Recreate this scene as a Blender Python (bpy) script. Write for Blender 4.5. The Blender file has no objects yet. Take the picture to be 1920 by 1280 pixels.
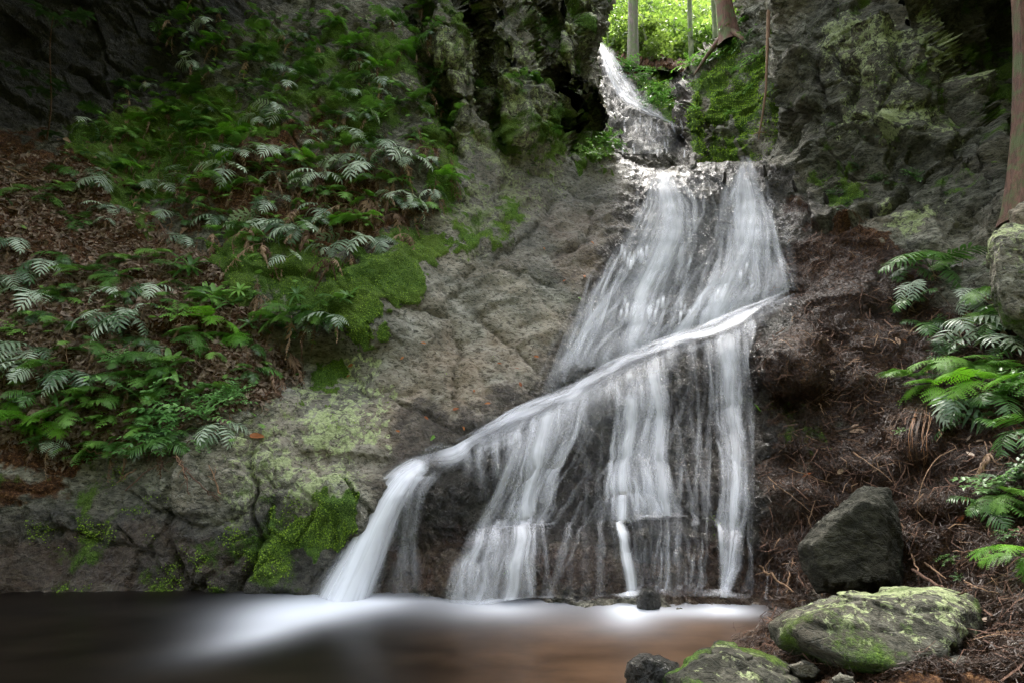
STEP = 3.0
import bpy, bmesh, math, random
import numpy as np
from mathutils import Vector, Matrix, Quaternion
R = math.radians
rng = np.random.default_rng(7)
random.seed(7)
SC = bpy.context.scene
COL = SC.collection

# ------------------------------------------------------------------ camera
F = 1067.0
CAMZ = 1.2
PITCH = R(10)
cam = bpy.data.cameras.new('camera')
cam.sensor_width = 36.0
cam.lens = F / 1920 * 36.0
cam.clip_start = 0.05
cam.clip_end = 400
camo = bpy.data.objects.new('camera', cam)
COL.objects.link(camo)
camo.location = (0, 0, CAMZ)
camo.rotation_euler = (R(90) + PITCH, 0, 0)
SC.camera = camo

# ------------------------------------------------------------------ sky, sun, exposure
SUN_EL, SUN_AZ = 62, 12          # azimuth measured from +Y (up the gorge) towards +X
w = bpy.data.worlds.new('World')
SC.world = w
w.use_nodes = True
nt = w.node_tree
bg = nt.nodes['Background']
sky = nt.nodes.new('ShaderNodeTexSky')
sky.sky_type = 'NISHITA'
sky.sun_disc = False
sky.sun_elevation = R(SUN_EL)
sky.sun_rotation = R(SUN_AZ)
sky.air_density = 1.0
sky.dust_density = 4.0
sky.ozone_density = 1.0
hs = nt.nodes.new('ShaderNodeHueSaturation')
hs.inputs['Saturation'].default_value = 0.36
nt.links.new(sky.outputs[0], hs.inputs['Color'])
nt.links.new(hs.outputs[0], bg.inputs[0])
bg.inputs[1].default_value = 0.15
sl = bpy.data.lights.new('sun', 'SUN')
sl.energy = 1.0
sl.angle = R(24)
sl.color = (1.0, 0.96, 0.88)
so = bpy.data.objects.new('sun', sl)
COL.objects.link(so)
sd = Vector((math.sin(R(SUN_AZ)) * math.cos(R(SUN_EL)), math.cos(R(SUN_AZ)) * math.cos(R(SUN_EL)), math.sin(R(SUN_EL))))
so.rotation_euler = sd.to_track_quat('Z', 'Y').to_euler()
SC.view_settings.view_transform = 'Standard'
SC.view_settings.look = 'None'
SC.view_settings.gamma = 1
SC.view_settings.exposure = 3.4
cy = SC.cycles
cy.transparent_max_bounces = 32
cy.max_bounces = 6
cy.diffuse_bounces = 3
cy.glossy_bounces = 2
cy.transmission_bounces = 4
cy.use_denoising = True
cy.denoising_prefilter = 'NONE'
cy.sample_clamp_indirect = 4.0
cy.caustics_reflective = False
cy.caustics_refractive = False

# ------------------------------------------------------------------ helpers
def ray(px, py):
    px = np.asarray(px, float); py = np.asarray(py, float)
    xv = (px - 960) / F; yv = (640 - py) / F
    dy = math.cos(PITCH) - yv * math.sin(PITCH)
    dz = math.sin(PITCH) + yv * math.cos(PITCH)
    return xv / dy, dz / dy
def P(px, py, Y):
    rx, rz = ray(px, py)
    Y = np.asarray(Y, float)
    return np.stack(np.broadcast_arrays(rx * Y, Y, CAMZ + rz * Y), -1)
def project(p):
    p = np.asarray(p, float)
    c, s = math.cos(PITCH), math.sin(PITCH)
    z = p[..., 2] - CAMZ
    dep = p[..., 1] * c + z * s
    up = -p[..., 1] * s + z * c
    return 960 + F * p[..., 0] / dep, 640 - F * up / dep, dep
def V(a):
    return Vector([float(x) for x in a])

def _hash(ix, iy, iz, seed):
    with np.errstate(over='ignore'):
        h = (ix.astype(np.uint32) * np.uint32(374761393) + iy.astype(np.uint32) * np.uint32(668265263)
             + iz.astype(np.uint32) * np.uint32(2147483647) + np.uint32(seed * 144665 + 12345))
        h = (h ^ (h >> np.uint32(13))) * np.uint32(1274126177)
        h = (h ^ (h >> np.uint32(16))) * np.uint32(2246822519)
        h = h ^ (h >> np.uint32(13))
    return h
def _h01(ix, iy, iz, seed):
    return _hash(ix, iy, iz, seed).astype(np.float64) / 4294967295.0
def vnoise(p, seed=0):
    """value noise in -1..1 at points p (n,3)"""
    i = np.floor(p).astype(np.int64)
    f = p - i
    u = f * f * f * (f * (f * 6 - 15) + 10)
    out = 0
    for dx in (0, 1):
        wx = u[..., 0] if dx else 1 - u[..., 0]
        for dy in (0, 1):
            wy = u[..., 1] if dy else 1 - u[..., 1]
            for dz in (0, 1):
                wz = u[..., 2] if dz else 1 - u[..., 2]
                out = out + wx * wy * wz * _h01(i[..., 0] + dx, i[..., 1] + dy, i[..., 2] + dz, seed)
    return out * 2 - 1
def fbm(p, octv=4, seed=0, gain=.5, lac=2.03):
    a, s, o = 1., 0., 0.
    for k in range(octv):
        o = o + a * vnoise(p, seed + k * 7)
        s += a; a *= gain; p = p * lac + 3.17
    return o / s
def ridged(p, octv=4, seed=0, gain=.5):
    a, s, o = 1., 0., 0.
    for k in range(octv):
        o = o + a * (1 - np.abs(vnoise(p, seed + k * 5)) * 2)
        s += a; a *= gain; p = p * 2.07 + 1.7
    return o / s
def facets(p, seed=0, tilt=.6):
    """blocky fracture: each cell is a tilted plane; returns (height, F2-F1)"""
    i = np.floor(p).astype(np.int64)
    b1 = np.full(len(p), 1e9); b2 = np.full(len(p), 1e9); h = np.zeros(len(p))
    for dx in (-1, 0, 1):
        for dy in (-1, 0, 1):
            for dz in (-1, 0, 1):
                c = i + np.array([dx, dy, dz])
                j = np.stack([_h01(c[:, 0], c[:, 1], c[:, 2], seed + k) for k in (1, 2, 3)], 1)
                q = p - (c + j)
                d = (q * q).sum(1)
                t = np.stack([_h01(c[:, 0], c[:, 1], c[:, 2], seed + k) for k in (4, 5, 6)], 1) - .5
                o = _h01(c[:, 0], c[:, 1], c[:, 2], seed + 9) - .5
                hh = o + tilt * 2 * (q * t).sum(1)
                m = d < b1
                b2 = np.where(m, b1, np.minimum(b2, d))
                h = np.where(m, hh, h)
                b1 = np.where(m, d, b1)
    return h, np.sqrt(b2) - np.sqrt(b1), np.sqrt(b1)
def rotm(ax, deg):
    return np.array(Matrix.Rotation(R(deg), 3, ax))
def sstep(a, b, x):
    t = np.clip((x - a) / (b - a), 0, 1)
    return t * t * (3 - 2 * t)
def psdf(px, py, poly):
    """signed distance in px to polygon (positive inside)"""
    x = np.asarray(px, float); y = np.asarray(py, float)
    d = np.full(x.shape, 1e9); ins = np.zeros(x.shape, bool)
    n = len(poly)
    for k in range(n):
        x0, y0 = poly[k]; x1, y1 = poly[(k + 1) % n]
        ex, ey = x1 - x0, y1 - y0
        t = np.clip(((x - x0) * ex + (y - y0) * ey) / (ex * ex + ey * ey + 1e-9), 0, 1)
        d = np.minimum(d, np.hypot(x - x0 - t * ex, y - y0 - t * ey))
        c = (y0 > y) != (y1 > y)
        with np.errstate(divide='ignore', invalid='ignore'):
            xx = ex * (y - y0) / (ey if ey else 1e-9) + x0
        ins ^= c & (x < xx)
    return np.where(ins, d, -d)
def pline(px, py, pts):
    """distance to a polyline, and signed side (positive below it, by y)"""
    x = np.asarray(px, float); y = np.asarray(py, float)
    d = np.full(x.shape, 1e9)
    for (x0, y0), (x1, y1) in zip(pts[:-1], pts[1:]):
        ex, ey = x1 - x0, y1 - y0
        t = np.clip(((x - x0) * ex + (y - y0) * ey) / (ex * ex + ey * ey), 0, 1)
        d = np.minimum(d, np.hypot(x - x0 - t * ex, y - y0 - t * ey))
    return d
class TPS:
    def __init__(s, pts, lam=1e-4):
        a = np.array(pts, float)
        s.c = a[:, :2] / 1000
        v = 1 / a[:, 2]
        n = len(a)
        K = s._u(np.linalg.norm(s.c[:, None] - s.c[None], axis=2)) + lam * np.eye(n)
        Q = np.c_[np.ones(n), s.c]
        A = np.block([[K, Q], [Q.T, np.zeros((3, 3))]])
        s.w = np.linalg.solve(A, np.r_[v, 0, 0, 0])
    def _u(s, r):
        return r * r * np.log(np.maximum(r, 1e-9))
    def __call__(s, px, py):
        q = np.stack([np.ravel(px), np.ravel(py)], 1) / 1000
        out = np.empty(len(q))
        for k in range(0, len(q), 40000):
            b = q[k:k + 40000]
            out[k:k + 40000] = s._u(np.linalg.norm(b[:, None] - s.c[None], axis=2)) @ s.w[:-3] + s.w[-3] + b @ s.w[-2:]
        return (1 / np.clip(out, 1 / 60, 1 / .8)).reshape(np.shape(px))

def setp(o, label=None, cat=None, group=None, kind=None):
    if label: o['label'] = label
    if cat: o['category'] = cat
    if group: o['group'] = group
    if kind: o['kind'] = kind
    return o
def mesh_np(name, verts, faces, mat, attrs=None, smooth=True, normals=None):
    """faces: (n,4) or (n,3) int array; attrs: {name: (nv,3) colour}"""
    me = bpy.data.meshes.new(name)
    verts = np.ascontiguousarray(verts, dtype=np.float32); faces = np.ascontiguousarray(faces, dtype=np.int32)
    k = faces.shape[1]
    me.vertices.add(len(verts)); me.vertices.foreach_set('co', verts.ravel())
    me.loops.add(faces.size); me.loops.foreach_set('vertex_index', faces.ravel())
    me.polygons.add(len(faces))
    me.polygons.foreach_set('loop_start', np.arange(0, faces.size, k, dtype=np.int32))
    me.polygons.foreach_set('loop_total', np.full(len(faces), k, dtype=np.int32))
    me.polygons.foreach_set('use_smooth', np.full(len(faces), smooth))
    me.update(calc_edges=True)
    for an, av in (attrs or {}).items():
        ca = me.color_attributes.new(an, 'FLOAT_COLOR', 'POINT')
        av = np.asarray(av, np.float32)
        if av.shape[1] == 3: av = np.c_[av, np.ones(len(av), np.float32)]
        ca.data.foreach_set('color', np.ascontiguousarray(av, np.float32).ravel())
    me.materials.append(mat)
    me.validate()
    if normals is not None:
        me.normals_split_custom_set_from_vertices(normals.astype(np.float32).tolist())
    return me
def link(name, me, parent=None):
    o = bpy.data.objects.new(name, me)
    COL.objects.link(o)
    if parent: o.parent = parent
    return o
def empty(name, loc, rot=(0, 0, 0)):
    o = bpy.data.objects.new(name, None)
    o.empty_display_size = .1
    COL.objects.link(o)
    o.location = loc; o.rotation_euler = rot
    return o

# ------------------------------------------------------------------ materials
class NT:
    def __init__(s, name):
        s.m = bpy.data.materials.new(name); s.m.use_nodes = True
        s.t = s.m.node_tree; s.b = s.t.nodes['Principled BSDF']; s.out = s.t.nodes['Material Output']
    def n(s, typ, **kw):
        nd = s.t.nodes.new('ShaderNode' + typ)
        for k, v in kw.items():
            if k.startswith('_'): setattr(nd, k[1:], v)
            else: s.set(nd, k.replace('__', ' '), v)
        return nd
    def set(s, nd, k, v):
        i = nd.inputs[int(k[1:])] if k[0] == 'i' and k[1:].isdigit() else nd.inputs[k]
        if hasattr(v, 'is_output'): s.t.links.new(v, i)
        else: i.default_value = v
    def math(s, op, a, b=None, clamp=False):
        nd = s.n('Math', _operation=op, _use_clamp=clamp, i0=a)
        if b is not None: s.set(nd, 'i1', b)
        return nd.outputs[0]
    def ramp(s, x, stops, interp='LINEAR'):
        nd = s.n('ValToRGB', Fac=x); cr = nd.color_ramp; cr.interpolation = interp
        while len(cr.elements) > 1: cr.elements.remove(cr.elements[-1])
        for k, (p, c) in enumerate(stops):
            e = cr.elements[0] if k == 0 else cr.elements.new(p)
            e.position = p
            e.color = (c, c, c, 1) if not hasattr(c, '__len__') else (*c, 1)
        return nd.outputs[0]
    def mix(s, f, a, b, blend='MIX'):
        nd = s.n('Mix', _data_type='RGBA', _blend_type=blend)
        s.set(nd, 'i0', f)
        for k, v in ((6, a), (7, b)):
            if not hasattr(v, 'is_output') and hasattr(v, '__len__'): v = (*v, 1)
            elif not hasattr(v, 'is_output'): v = (v, v, v, 1)
            s.set(nd, 'i%d' % k, v)
        return nd.outputs[2]
    def noise(s, vec, scale, detail=4, rough=.55, dist=0.):
        return s.n('TexNoise', Vector=vec, Scale=scale, Detail=detail, Roughness=rough, Distortion=dist).outputs[0]
    def vor(s, vec, scale, feature='F1', out='Distance', rand=1.0):
        nd = s.n('TexVoronoi', _feature=feature, Vector=vec, Scale=scale, Randomness=rand)
        return nd.outputs[out]
    def pos(s, scale=(1, 1, 1), rot=(0, 0, 0)):
        g = s.n('NewGeometry').outputs['Position']
        m = s.n('Mapping', Vector=g); m.inputs['Scale'].default_value = scale; m.inputs['Rotation'].default_value = rot
        return m.outputs[0]

def make_rock(name):
    s = NT(name)
    p = s.pos()
    pst = s.pos((1, 1, 1.9), (R(25), R(-30), R(20)))       # strata direction
    A = s.n('Attribute', _attribute_name='A'); B = s.n('Attribute', _attribute_name='B')
    sa = s.n('SeparateColor', Color=A.outputs['Color']); sb = s.n('SeparateColor', Color=B.outputs['Color'])
    moss, wet, brown = sa.outputs; lichen, earth, dark = sb.outputs
    n1 = s.noise(p, 1.6, 6, .6); n2 = s.noise(pst, 7, 8, .68, .4); n3 = s.noise(p, 42, 6, .7); n4 = s.noise(pst, 18, 6, .65, .8)
    n5 = s.noise(p, 4.3, 7, .62, .5)
    base = s.ramp(n2, [(.3, (.06, .06, .045)), (.43, (.16, .157, .118)), (.55, (.30, .29, .225)), (.68, (.46, .45, .36))])
    D = s.n('SeparateColor', Color=s.n('Attribute', _attribute_name='D').outputs['Color']).outputs[0]
    n6 = s.noise(pst, 2.6, 7, .6, .7)
    sl_ = s.ramp(n6, [(.30, (.065, .066, .052)), (.42, (.18, .176, .145)), (.54, (.33, .316, .268)), (.72, (.50, .485, .43))])
    base = s.mix(s.math('MULTIPLY', D, .82), base, sl_)
    warm = s.ramp(n1, [(.42, 0), (.62, 1)])
    base = s.mix(s.math('MULTIPLY', warm, .45), base, (.34, .275, .20))
    base = s.mix(s.ramp(n4, [(.40, 0.85), (.5, 0)]), base, (.055, .055, .042))
    speck = s.ramp(n3, [(.58, 0), (.66, .55)])
    base = s.mix(speck, base, (.36, .36, .31))
    # brown iron stain / algae film
    bm = s.math('MULTIPLY', brown, s.ramp(n5, [(.3, .35), (.6, 1.0)]))
    bc = s.ramp(n4, [(.3, (.07, .03, .014)), (.5, (.20, .10, .045)), (.68, (.36, .25, .15))])
    col = s.mix(bm, base, bc)
    # dark tone: algae film, and corner shade put into the colour
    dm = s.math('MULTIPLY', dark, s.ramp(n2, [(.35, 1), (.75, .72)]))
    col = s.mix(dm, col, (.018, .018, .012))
    # lichen patches
    ln = s.math('ADD', s.noise(p, 15, 8, .74, .5), s.math('MULTIPLY', s.math('SUBTRACT', lichen, .5), .32))
    lm = s.math('MULTIPLY', s.ramp(ln, [(.5, 0), (.56, 1)]), s.ramp(lichen, [(.04, 0), (.2, 1)]))
    lc = s.ramp(n3, [(.35, (.24, .29, .13)), (.6, (.52, .58, .30))])
    col = s.mix(s.math('MULTIPLY', lm, .9), col, lc)
    # earth
    ec = s.ramp(n3, [(.35, (.02, .008, .005)), (.52, (.085, .036, .013)), (.66, (.25, .13, .055))])
    em = s.ramp(s.math('ADD', earth, s.math('MULTIPLY', s.math('SUBTRACT', n5, .5), .9)), [(.4, 0), (.6, 1)])
    col = s.mix(em, col, ec)
    wet = s.math('MULTIPLY', wet, s.math('SUBTRACT', 1.0, s.math('MULTIPLY', em, .35)))
    # moss
    mn = s.math('ADD', moss, s.math('MULTIPLY', s.math('SUBTRACT', n5, .5), .9))
    mn = s.math('ADD', mn, s.math('MULTIPLY', s.math('SUBTRACT', n3, .5), .5))
    mm = s.math('MULTIPLY', s.ramp(mn, [(.42, 0), (.62, 1)]), s.ramp(moss, [(.03, 0), (.15, 1)]))
    mc = s.ramp(s.noise(p, 90, 3, .7), [(.3, (.012, .03, .006)), (.5, (.08, .16, .024)), (.72, (.24, .38, .055))])
    mc = s.mix(s.ramp(n1, [(.4, 0), (.65, .8)]), mc, s.mix(.5, mc, (.16, .20, .03)))
    col = s.mix(mm, col, mc)
    # wetness darkens the stone
    wm = s.math('MULTIPLY', wet, s.ramp(n5, [(.3, .55), (.55, 1)]))
    nomoss = s.math('SUBTRACT', 1.0, mm)
    wm = s.math('MULTIPLY', wm, nomoss)
    dk = s.mix(1.0, col, (.30, .25, .22), 'MULTIPLY')
    col = s.mix(wm, col, dk)
    s.set(s.b, 'Base Color', col)
    rgh = s.math('SUBTRACT', .88, s.math('MULTIPLY', wm, .58))
    rgh = s.math('ADD', rgh, s.math('MULTIPLY', s.math('SUBTRACT', n3, .5), .2), True)
    s.set(s.b, 'Roughness', s.math('MAXIMUM', rgh, .285))
    s.set(s.b, 'Specular IOR Level', s.math('ADD', .25, s.math('MULTIPLY', wm, .55)))
    cw = s.math('MULTIPLY', s.math('MULTIPLY', wm, s.math('SUBTRACT', 1.0, em)), s.ramp(n4, [(.4, 0), (.6, .35)]))
    s.set(s.b, 'Coat Weight', cw); s.b.inputs['Coat Roughness'].default_value = .29
    # bump
    h = s.math('ADD', s.math('MULTIPLY', n2, 1.0), s.math('MULTIPLY', n4, .6))
    h = s.math('ADD', h, s.math('MULTIPLY', n3, .22))
    cr = s.vor(pst, 9, 'DISTANCE_TO_EDGE')
    h = s.math('ADD', h, s.ramp(cr, [(0, 0), (.06, .12)]))
    h = s.math('ADD', h, s.math('MULTIPLY', s.math('MULTIPLY', wm, s.noise(s.pos((1, 1, .6)), 26, 5, .62, .3)), 4.5))
    h = s.math('ADD', h, s.math('MULTIPLY', s.math('MULTIPLY', mm, s.noise(p, 120, 3, .8)), .5))
    h = s.math('MULTIPLY', h, s.math('SUBTRACT', 1.0, s.math('MULTIPLY', D, .55)))
    b = s.n('Bump', Strength=1.0, Distance=.05, Height=h)
    s.set(s.b, 'Normal', b.outputs[0])
    s.set(s.b, 'Coat Normal', b.outputs[0])
    return s.m
ROCK = make_rock('weathered_rock')

def make_leaf(name, c1, c2, rough=.45, trans=.35, spec=.5, scale=3, sheen=None):
    """leaf: diffuse + translucency, tone varied per object and by place"""
    s = NT(name)
    n = s.noise(s.pos(), scale, 3, .6)
    oi = s.n('ObjectInfo').outputs['Random']
    f = s.math('ADD', s.math('MULTIPLY', n, .55), s.math('MULTIPLY', oi, .55))
    col = s.ramp(f, [(.35, c1), (.75, c2)])
    s.set(s.b, 'Base Color', col); s.b.inputs['Roughness'].default_value = rough
    s.b.inputs['Specular IOR Level'].default_value = spec
    tr = s.n('BsdfTranslucent', Color=s.mix(1.0, col, (1.15, 1.3, .7), 'MULTIPLY'))
    mx = s.n('MixShader', Fac=trans, i1=s.b.outputs[0], i2=tr.outputs[0])
    s.t.links.new(mx.outputs[0], s.out.inputs[0])
    return s.m
M = {}
M['silver'] = make_leaf('silver_sheen_frond', (.05, .11, .035), (.48, .56, .42), .4, .2, .6, 5)  # pale end: leaf tone with the sky sheen of glossy fronds put in
M['green'] = make_leaf('green_frond', (.06, .15, .025), (.20, .38, .07), .45, .35, .5, 5)
M['deep'] = make_leaf('deep_green_frond', (.03, .08, .016), (.10, .22, .045), .35, .3, .6, 5)
M['lime'] = make_leaf('lime_frond', (.10, .26, .02), (.20, .42, .04), .45, .45, .4, 5)
M['dead'] = make_leaf('dead_frond', (.10, .055, .033), (.42, .28, .19), .75, .15, .3, 9)
M['litter'] = make_leaf('leaf_litter', (.04, .024, .016), (.52, .38, .27), .6, .1, .5, 14)
M['needle'] = make_leaf('needle_litter', (.03, .013, .005), (.27, .125, .05), .5, .0, .4, 14)
M['crown'] = make_leaf('sunlit_leaves', (.06, .105, .022), (.19, .25, .07), .5, .5, .3, .8)
M['shrub'] = make_leaf('shrub_leaves', (.09, .22, .05), (.24, .44, .14), .4, .35, .6, 4)
M['moss'] = make_leaf('moss_cushion', (.08, .15, .014), (.34, .50, .06), .8, .3, .2, 6)
M['water_fleck'] = None
def make_bark(name, c1, c2, moss=0.):
    s = NT(name)
    p = s.pos((6, 6, .8))
    n = s.noise(p, 5, 6, .7, .6)
    col = s.ramp(n, [(.3, c1), (.65, c2)])
    if moss:
        mk = s.ramp(s.noise(s.pos(), 5, 5, .65), [(.52 - .2 * moss, 0), (.62 - .1 * moss, .8)])
        col = s.mix(mk, col, (.09, .13, .04))
    s.set(s.b, 'Base Color', col); s.b.inputs['Roughness'].default_value = .85
    b = s.n('Bump', Strength=.9, Distance=.03, Height=n); s.set(s.b, 'Normal', b.outputs[0])
    return s.m
M['bark'] = make_bark('grey_bark', (.06, .045, .033), (.19, .15, .12), .5)
M['bark_red'] = make_bark('cedar_bark', (.045, .022, .014), (.20, .10, .065), .25)
M['bark_thin'] = make_bark('thin_bark', (.10, .11, .05), (.30, .31, .18), .6)
M['twig'] = make_bark('twig_bark', (.05, .022, .014), (.19, .10, .06))
M['twig_pale'] = make_bark('pale_twig', (.12, .07, .04), (.34, .20, .11))
M['stub'] = make_bark('wet_wood', (.008, .006, .005), (.03, .022, .016))
# ------------------------------------------------------------------ near cliff, slab and bank: one continuous rock surface
C1 = [(-900,1115,4.2),(-400,1115,4.5),(0,1110,4.8),(300,1112,4.8),(600,1112,4.8),(900,1118,4.72),(1200,1132,4.65),(1400,1140,4.5),
(0,980,4.88),(300,980,4.85),(550,980,4.92),(650,930,5.05),(450,870,5.05),(200,870,5.0),(0,850,4.95),
(740,885,5.25),(560,850,5.2),(760,1000,5.05),(900,1000,4.98),(1000,900,5.25),(1200,900,5.2),(1200,1010,4.95),(1350,1000,4.85),(1400,900,5.1),
(850,800,5.55),(1000,740,5.85),(1250,655,6.25),(1480,565,6.55),(640,700,5.6),(850,600,6.15),(1050,560,6.6),(700,500,6.0),(900,450,6.7),(1100,420,7.3),
(1000,300,7.5),(900,250,7.2),(1250,450,7.2),(1400,450,7.3),(1160,310,8.0),(1300,310,8.2),(1420,305,8.1),(1250,560,6.75),(1400,540,6.75),
(0,700,5.1),(200,700,5.15),(400,700,5.35),(0,500,5.6),(250,500,5.8),(500,500,6.0),(0,300,6.5),(250,300,6.9),(500,300,6.7),(700,300,6.6),(820,300,6.9),
(0,150,7.2),(250,150,7.5),(500,100,7.3),(700,120,7.2),(850,120,7.0),(1000,150,7.3),(1100,150,7.8),(1130,20,8.2),(950,0,7.3),(700,-50,7.5),(400,0,7.4),(100,0,7.1),
(0,-300,5.8),(500,-300,7.0),(900,-300,7.4),(1130,-300,8.5),(0,-1200,2.8),(600,-1200,4.0),(1100,-1200,7),  # unseen upper walls lean inward, shaped to shade the top corners
(-400,1000,4.6),(-900,1000,4.2),(-900,500,4.3),(-900,0,4.6),(-900,-1000,2.4),(-400,500,5.0),(-400,0,5.8),
(1470,300,7.9),(1460,150,7.6),(1450,0,7.8),(1600,150,6.9),(1600,0,7.0),(1750,100,6.4),(1550,300,7.1),(1700,300,6.6),(1840,300,6.3),(1860,150,7.0),(1900,50,7.6),
(1550,420,6.9),(1700,420,6.3),(1850,400,5.8),(1500,-300,7.8),(1750,-300,5.9),(1500,-1200,5.6),(1900,-1200,3.3),(2000,300,6.0),(2000,100,6.4),  # right wall above the view also leans in to shade its corner
(1550,560,6.3),(1700,560,5.8),(1850,560,5.2),(1920,480,5.0),(1500,680,5.9),(1650,700,5.4),(1800,700,4.9),(1920,700,4.5),(1450,800,5.5),(1600,850,5.0),
(1750,850,4.5),(1920,850,3.9),(1450,1000,4.9),(1600,1000,4.55),(1750,1000,4.1),(1920,1000,3.5),(1450,1130,4.45),(1600,1100,4.2),(1750,1150,3.6),(1920,1150,3.0),
(1560,1220,3.45),(1700,1260,2.95),(1920,1280,2.5),(1250,1280,3.9),(1440,1250,3.5),(1920,1400,2.2),(1500,1400,2.65),(1200,1400,3.6),
(2400,1200,2.0),(2400,700,3.0),(2400,300,4.5),(2400,-200,5),(2800,1200,1.6),(2800,700,2.3),(2800,200,3.6),(2800,-1000,2.8),
(1250,200,8.6),(1300,0,9),(1300,-300,9.5)]
T1 = TPS(C1)
GAP = [(1145,-1500),(1146,0),(1140,55),(1122,84),(1128,130),(1136,200),(1150,262),(1168,296),(1200,308),(1250,311),(1300,306),(1340,302),(1390,306),(1425,300),
       (1448,262),(1454,215),(1452,180),(1440,150),(1436,110),(1442,60),(1440,0),(1440,-1500)]
LEDGE = [(500,862),(620,868),(745,878),(850,850),(950,800),(1050,745),(1150,695),(1250,655),(1330,625),(1400,598),(1490,562),(1560,555)]
def band(lo, hi, step, lo2, hi2, grow=1.13, smax=60):
    mid = list(np.arange(lo, hi + step, step))
    a, st = mid[0], step; left = []
    while a > lo2: st = min(st * grow, smax); a -= st; left.append(a)
    b, st = mid[-1], step; right = []
    while b < hi2: st = min(st * grow, smax); b += st; right.append(b)
    return np.array(left[::-1] + mid + right)
QX = band(-36, 1956, STEP, -1000, 2850)
QY = band(-30, 1310, STEP, -1300, 1500)
GX, GY = np.meshgrid(QX, QY)
Y = T1(GX, GY)
rx, rz = ray(GX, GY)
# broad ledges
def side_y(px, pts):
    a = np.array(pts, float)
    return np.interp(px, a[:, 0], a[:, 1])
wl = sstep(480, 640, GX) * (1 - sstep(1480, 1620, GX))
dl = GY - side_y(GX, LEDGE)
Y = Y - .20 * wl * np.exp(-((dl - 60) / 75.) ** 2) * sstep(-6, 26, dl) + .07 * wl * np.exp(-((dl + 6) / 14.) ** 2)
L2_ = [(830,1015),(900,1010),(1000,1000),(1080,1005),(1160,1000),(1200,985),(1290,985),(1350,1000),(1400,1030)]
w2 = sstep(800, 860, GX) * (1 - sstep(1380, 1430, GX))
d2 = GY - side_y(GX, L2_)
Y = Y - .13 * w2 * sstep(-4, 14, d2) * (1 - sstep(60, 130, d2))
L3_ = [(1040,560),(1100,575),(1180,585),(1300,600),(1400,600)]
# cave beside the upper cascade, recess at upper left, recess upper right, hole under massif
def blob(cx, cy, rx_, ry_, pw=2):
    return np.exp(-(((GX - cx) / rx_) ** 2 + ((GY - cy) / ry_) ** 2) ** (pw / 2))
Y += 1.3 * blob(1098, 228, 32, 52, 4) - .0
Y += .4 * blob(1880, 110, 60, 90, 2)
Y += .2 * blob(1805, 440, 34, 26, 2) + .25 * blob(1480, 730, 30, 60, 4)
Y -= .35 * blob(1480, 700, 45, 50, 3)
Y += .35 * blob(330, 640, 120, 26, 3)
Y -= .30 * blob(690, 560, 120, 90, 3)
Y += .35 * blob(600, 690, 90, 60, 3)
# vertical buttresses and clefts on the upper left wall
cl = (1 - sstep(230, 330, GY)) * sstep(640, 800, GX) * (1 - sstep(1100, 1160, GX))
cw_ = (fbm(P(GX, GY, Y).reshape(-1, 3) * 1.5, 3, 311) * 40).reshape(GX.shape)
GXo = GX; GX = GX + cw_
Y += cl * .75 * (np.exp(-((GX - 880 - .25 * GY) / 16.) ** 2) + .8 * np.exp(-((GX - 1010 - .2 * GY) / 14.) ** 2) + .9 * np.exp(-((GX - 770 - .3 * GY) / 24.) ** 2))
Y -= cl * .25 * (np.exp(-((GX - 945 - .2 * GY) / 40.) ** 2) + np.exp(-((GX - 1075 - .1 * GY) / 40.) ** 2))
GX = GXo
# massif ridge: to the right of the vein line the face falls away
vx = 1700 + (GY + 20) * .50
mr = 1 - sstep(330, 430, GY)
Y += mr * .35 * sstep(0, 60, GX - vx) * (1 - sstep(200, 400, GX - vx)) - mr * .10 * np.exp(-((GX - vx) / 25.) ** 2)
# stepped ledges under the falls
zt = (P(GX, GY, Y)[..., 2] + .34 * fbm(P(GX, GY, Y).reshape(-1, 3) * np.array([1.6, 1.6, .6]), 4, 321).reshape(GX.shape)) / .34
ft = zt - np.floor(zt)
FT = sstep(-20, 60, psdf(GX, GY, [(1130,320),(1440,310),(1540,420),(1520,560),(1460,700),(1440,1160),(700,1160),(760,900),(900,830),(1060,740),(1120,560)]))
Y = Y + FT * .018 * (np.where(ft < .78, ft / .78, (1 - ft) / .22) - .5)
for (bx, by, ra, rb, am) in [(1585,570,60,50,.22),(1660,535,45,36,.16),(1490,690,60,55,.3),(1720,820,55,45,.22),(1475,815,40,36,.14),(1560,850,60,40,.15),(1600,700,70,40,.12),(1640,640,50,30,.10),(1500,930,50,50,.16),(1760,930,60,40,.14),(1640,880,50,30,.12)]:
    Y -= am * blob(bx, by, ra, rb, 3.5)
# pool bed
YB = np.where(rz < -.02, (CAMZ + .20 + .28 * (1 - sstep(900, 1400, GX))) / np.maximum(-rz, .02), 99)
base0 = P(GX, GY, Y)
gn = .010 * fbm(base0.reshape(-1, 3) * 5, 3, 50).reshape(GX.shape) * 1000
ga = psdf(GX, GY, GAP)
dgap = -(ga + gn * .55)                       # positive on rock
tt = np.clip(1 - dgap / 62., 0, 1)
rollamp = np.where(GY > 285, .55, 1.5)
Y = Y + rollamp * (1 - np.sqrt(np.maximum(1 - tt * tt, 0)))
Y = np.minimum(Y, YB)
base1 = P(GX, GY, Y)
def grid_normals(p):
    du = np.gradient(p, axis=1); dv = np.gradient(p, axis=0)
    n = np.cross(dv, du)
    n /= np.linalg.norm(n, axis=2, keepdims=True) + 1e-12
    flip = (n * (p - np.array([0, 0, CAMZ]))).sum(2) > 0
    n[flip] *= -1
    return n
N1 = grid_normals(base1)
fl = base1.reshape(-1, 3)
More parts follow.
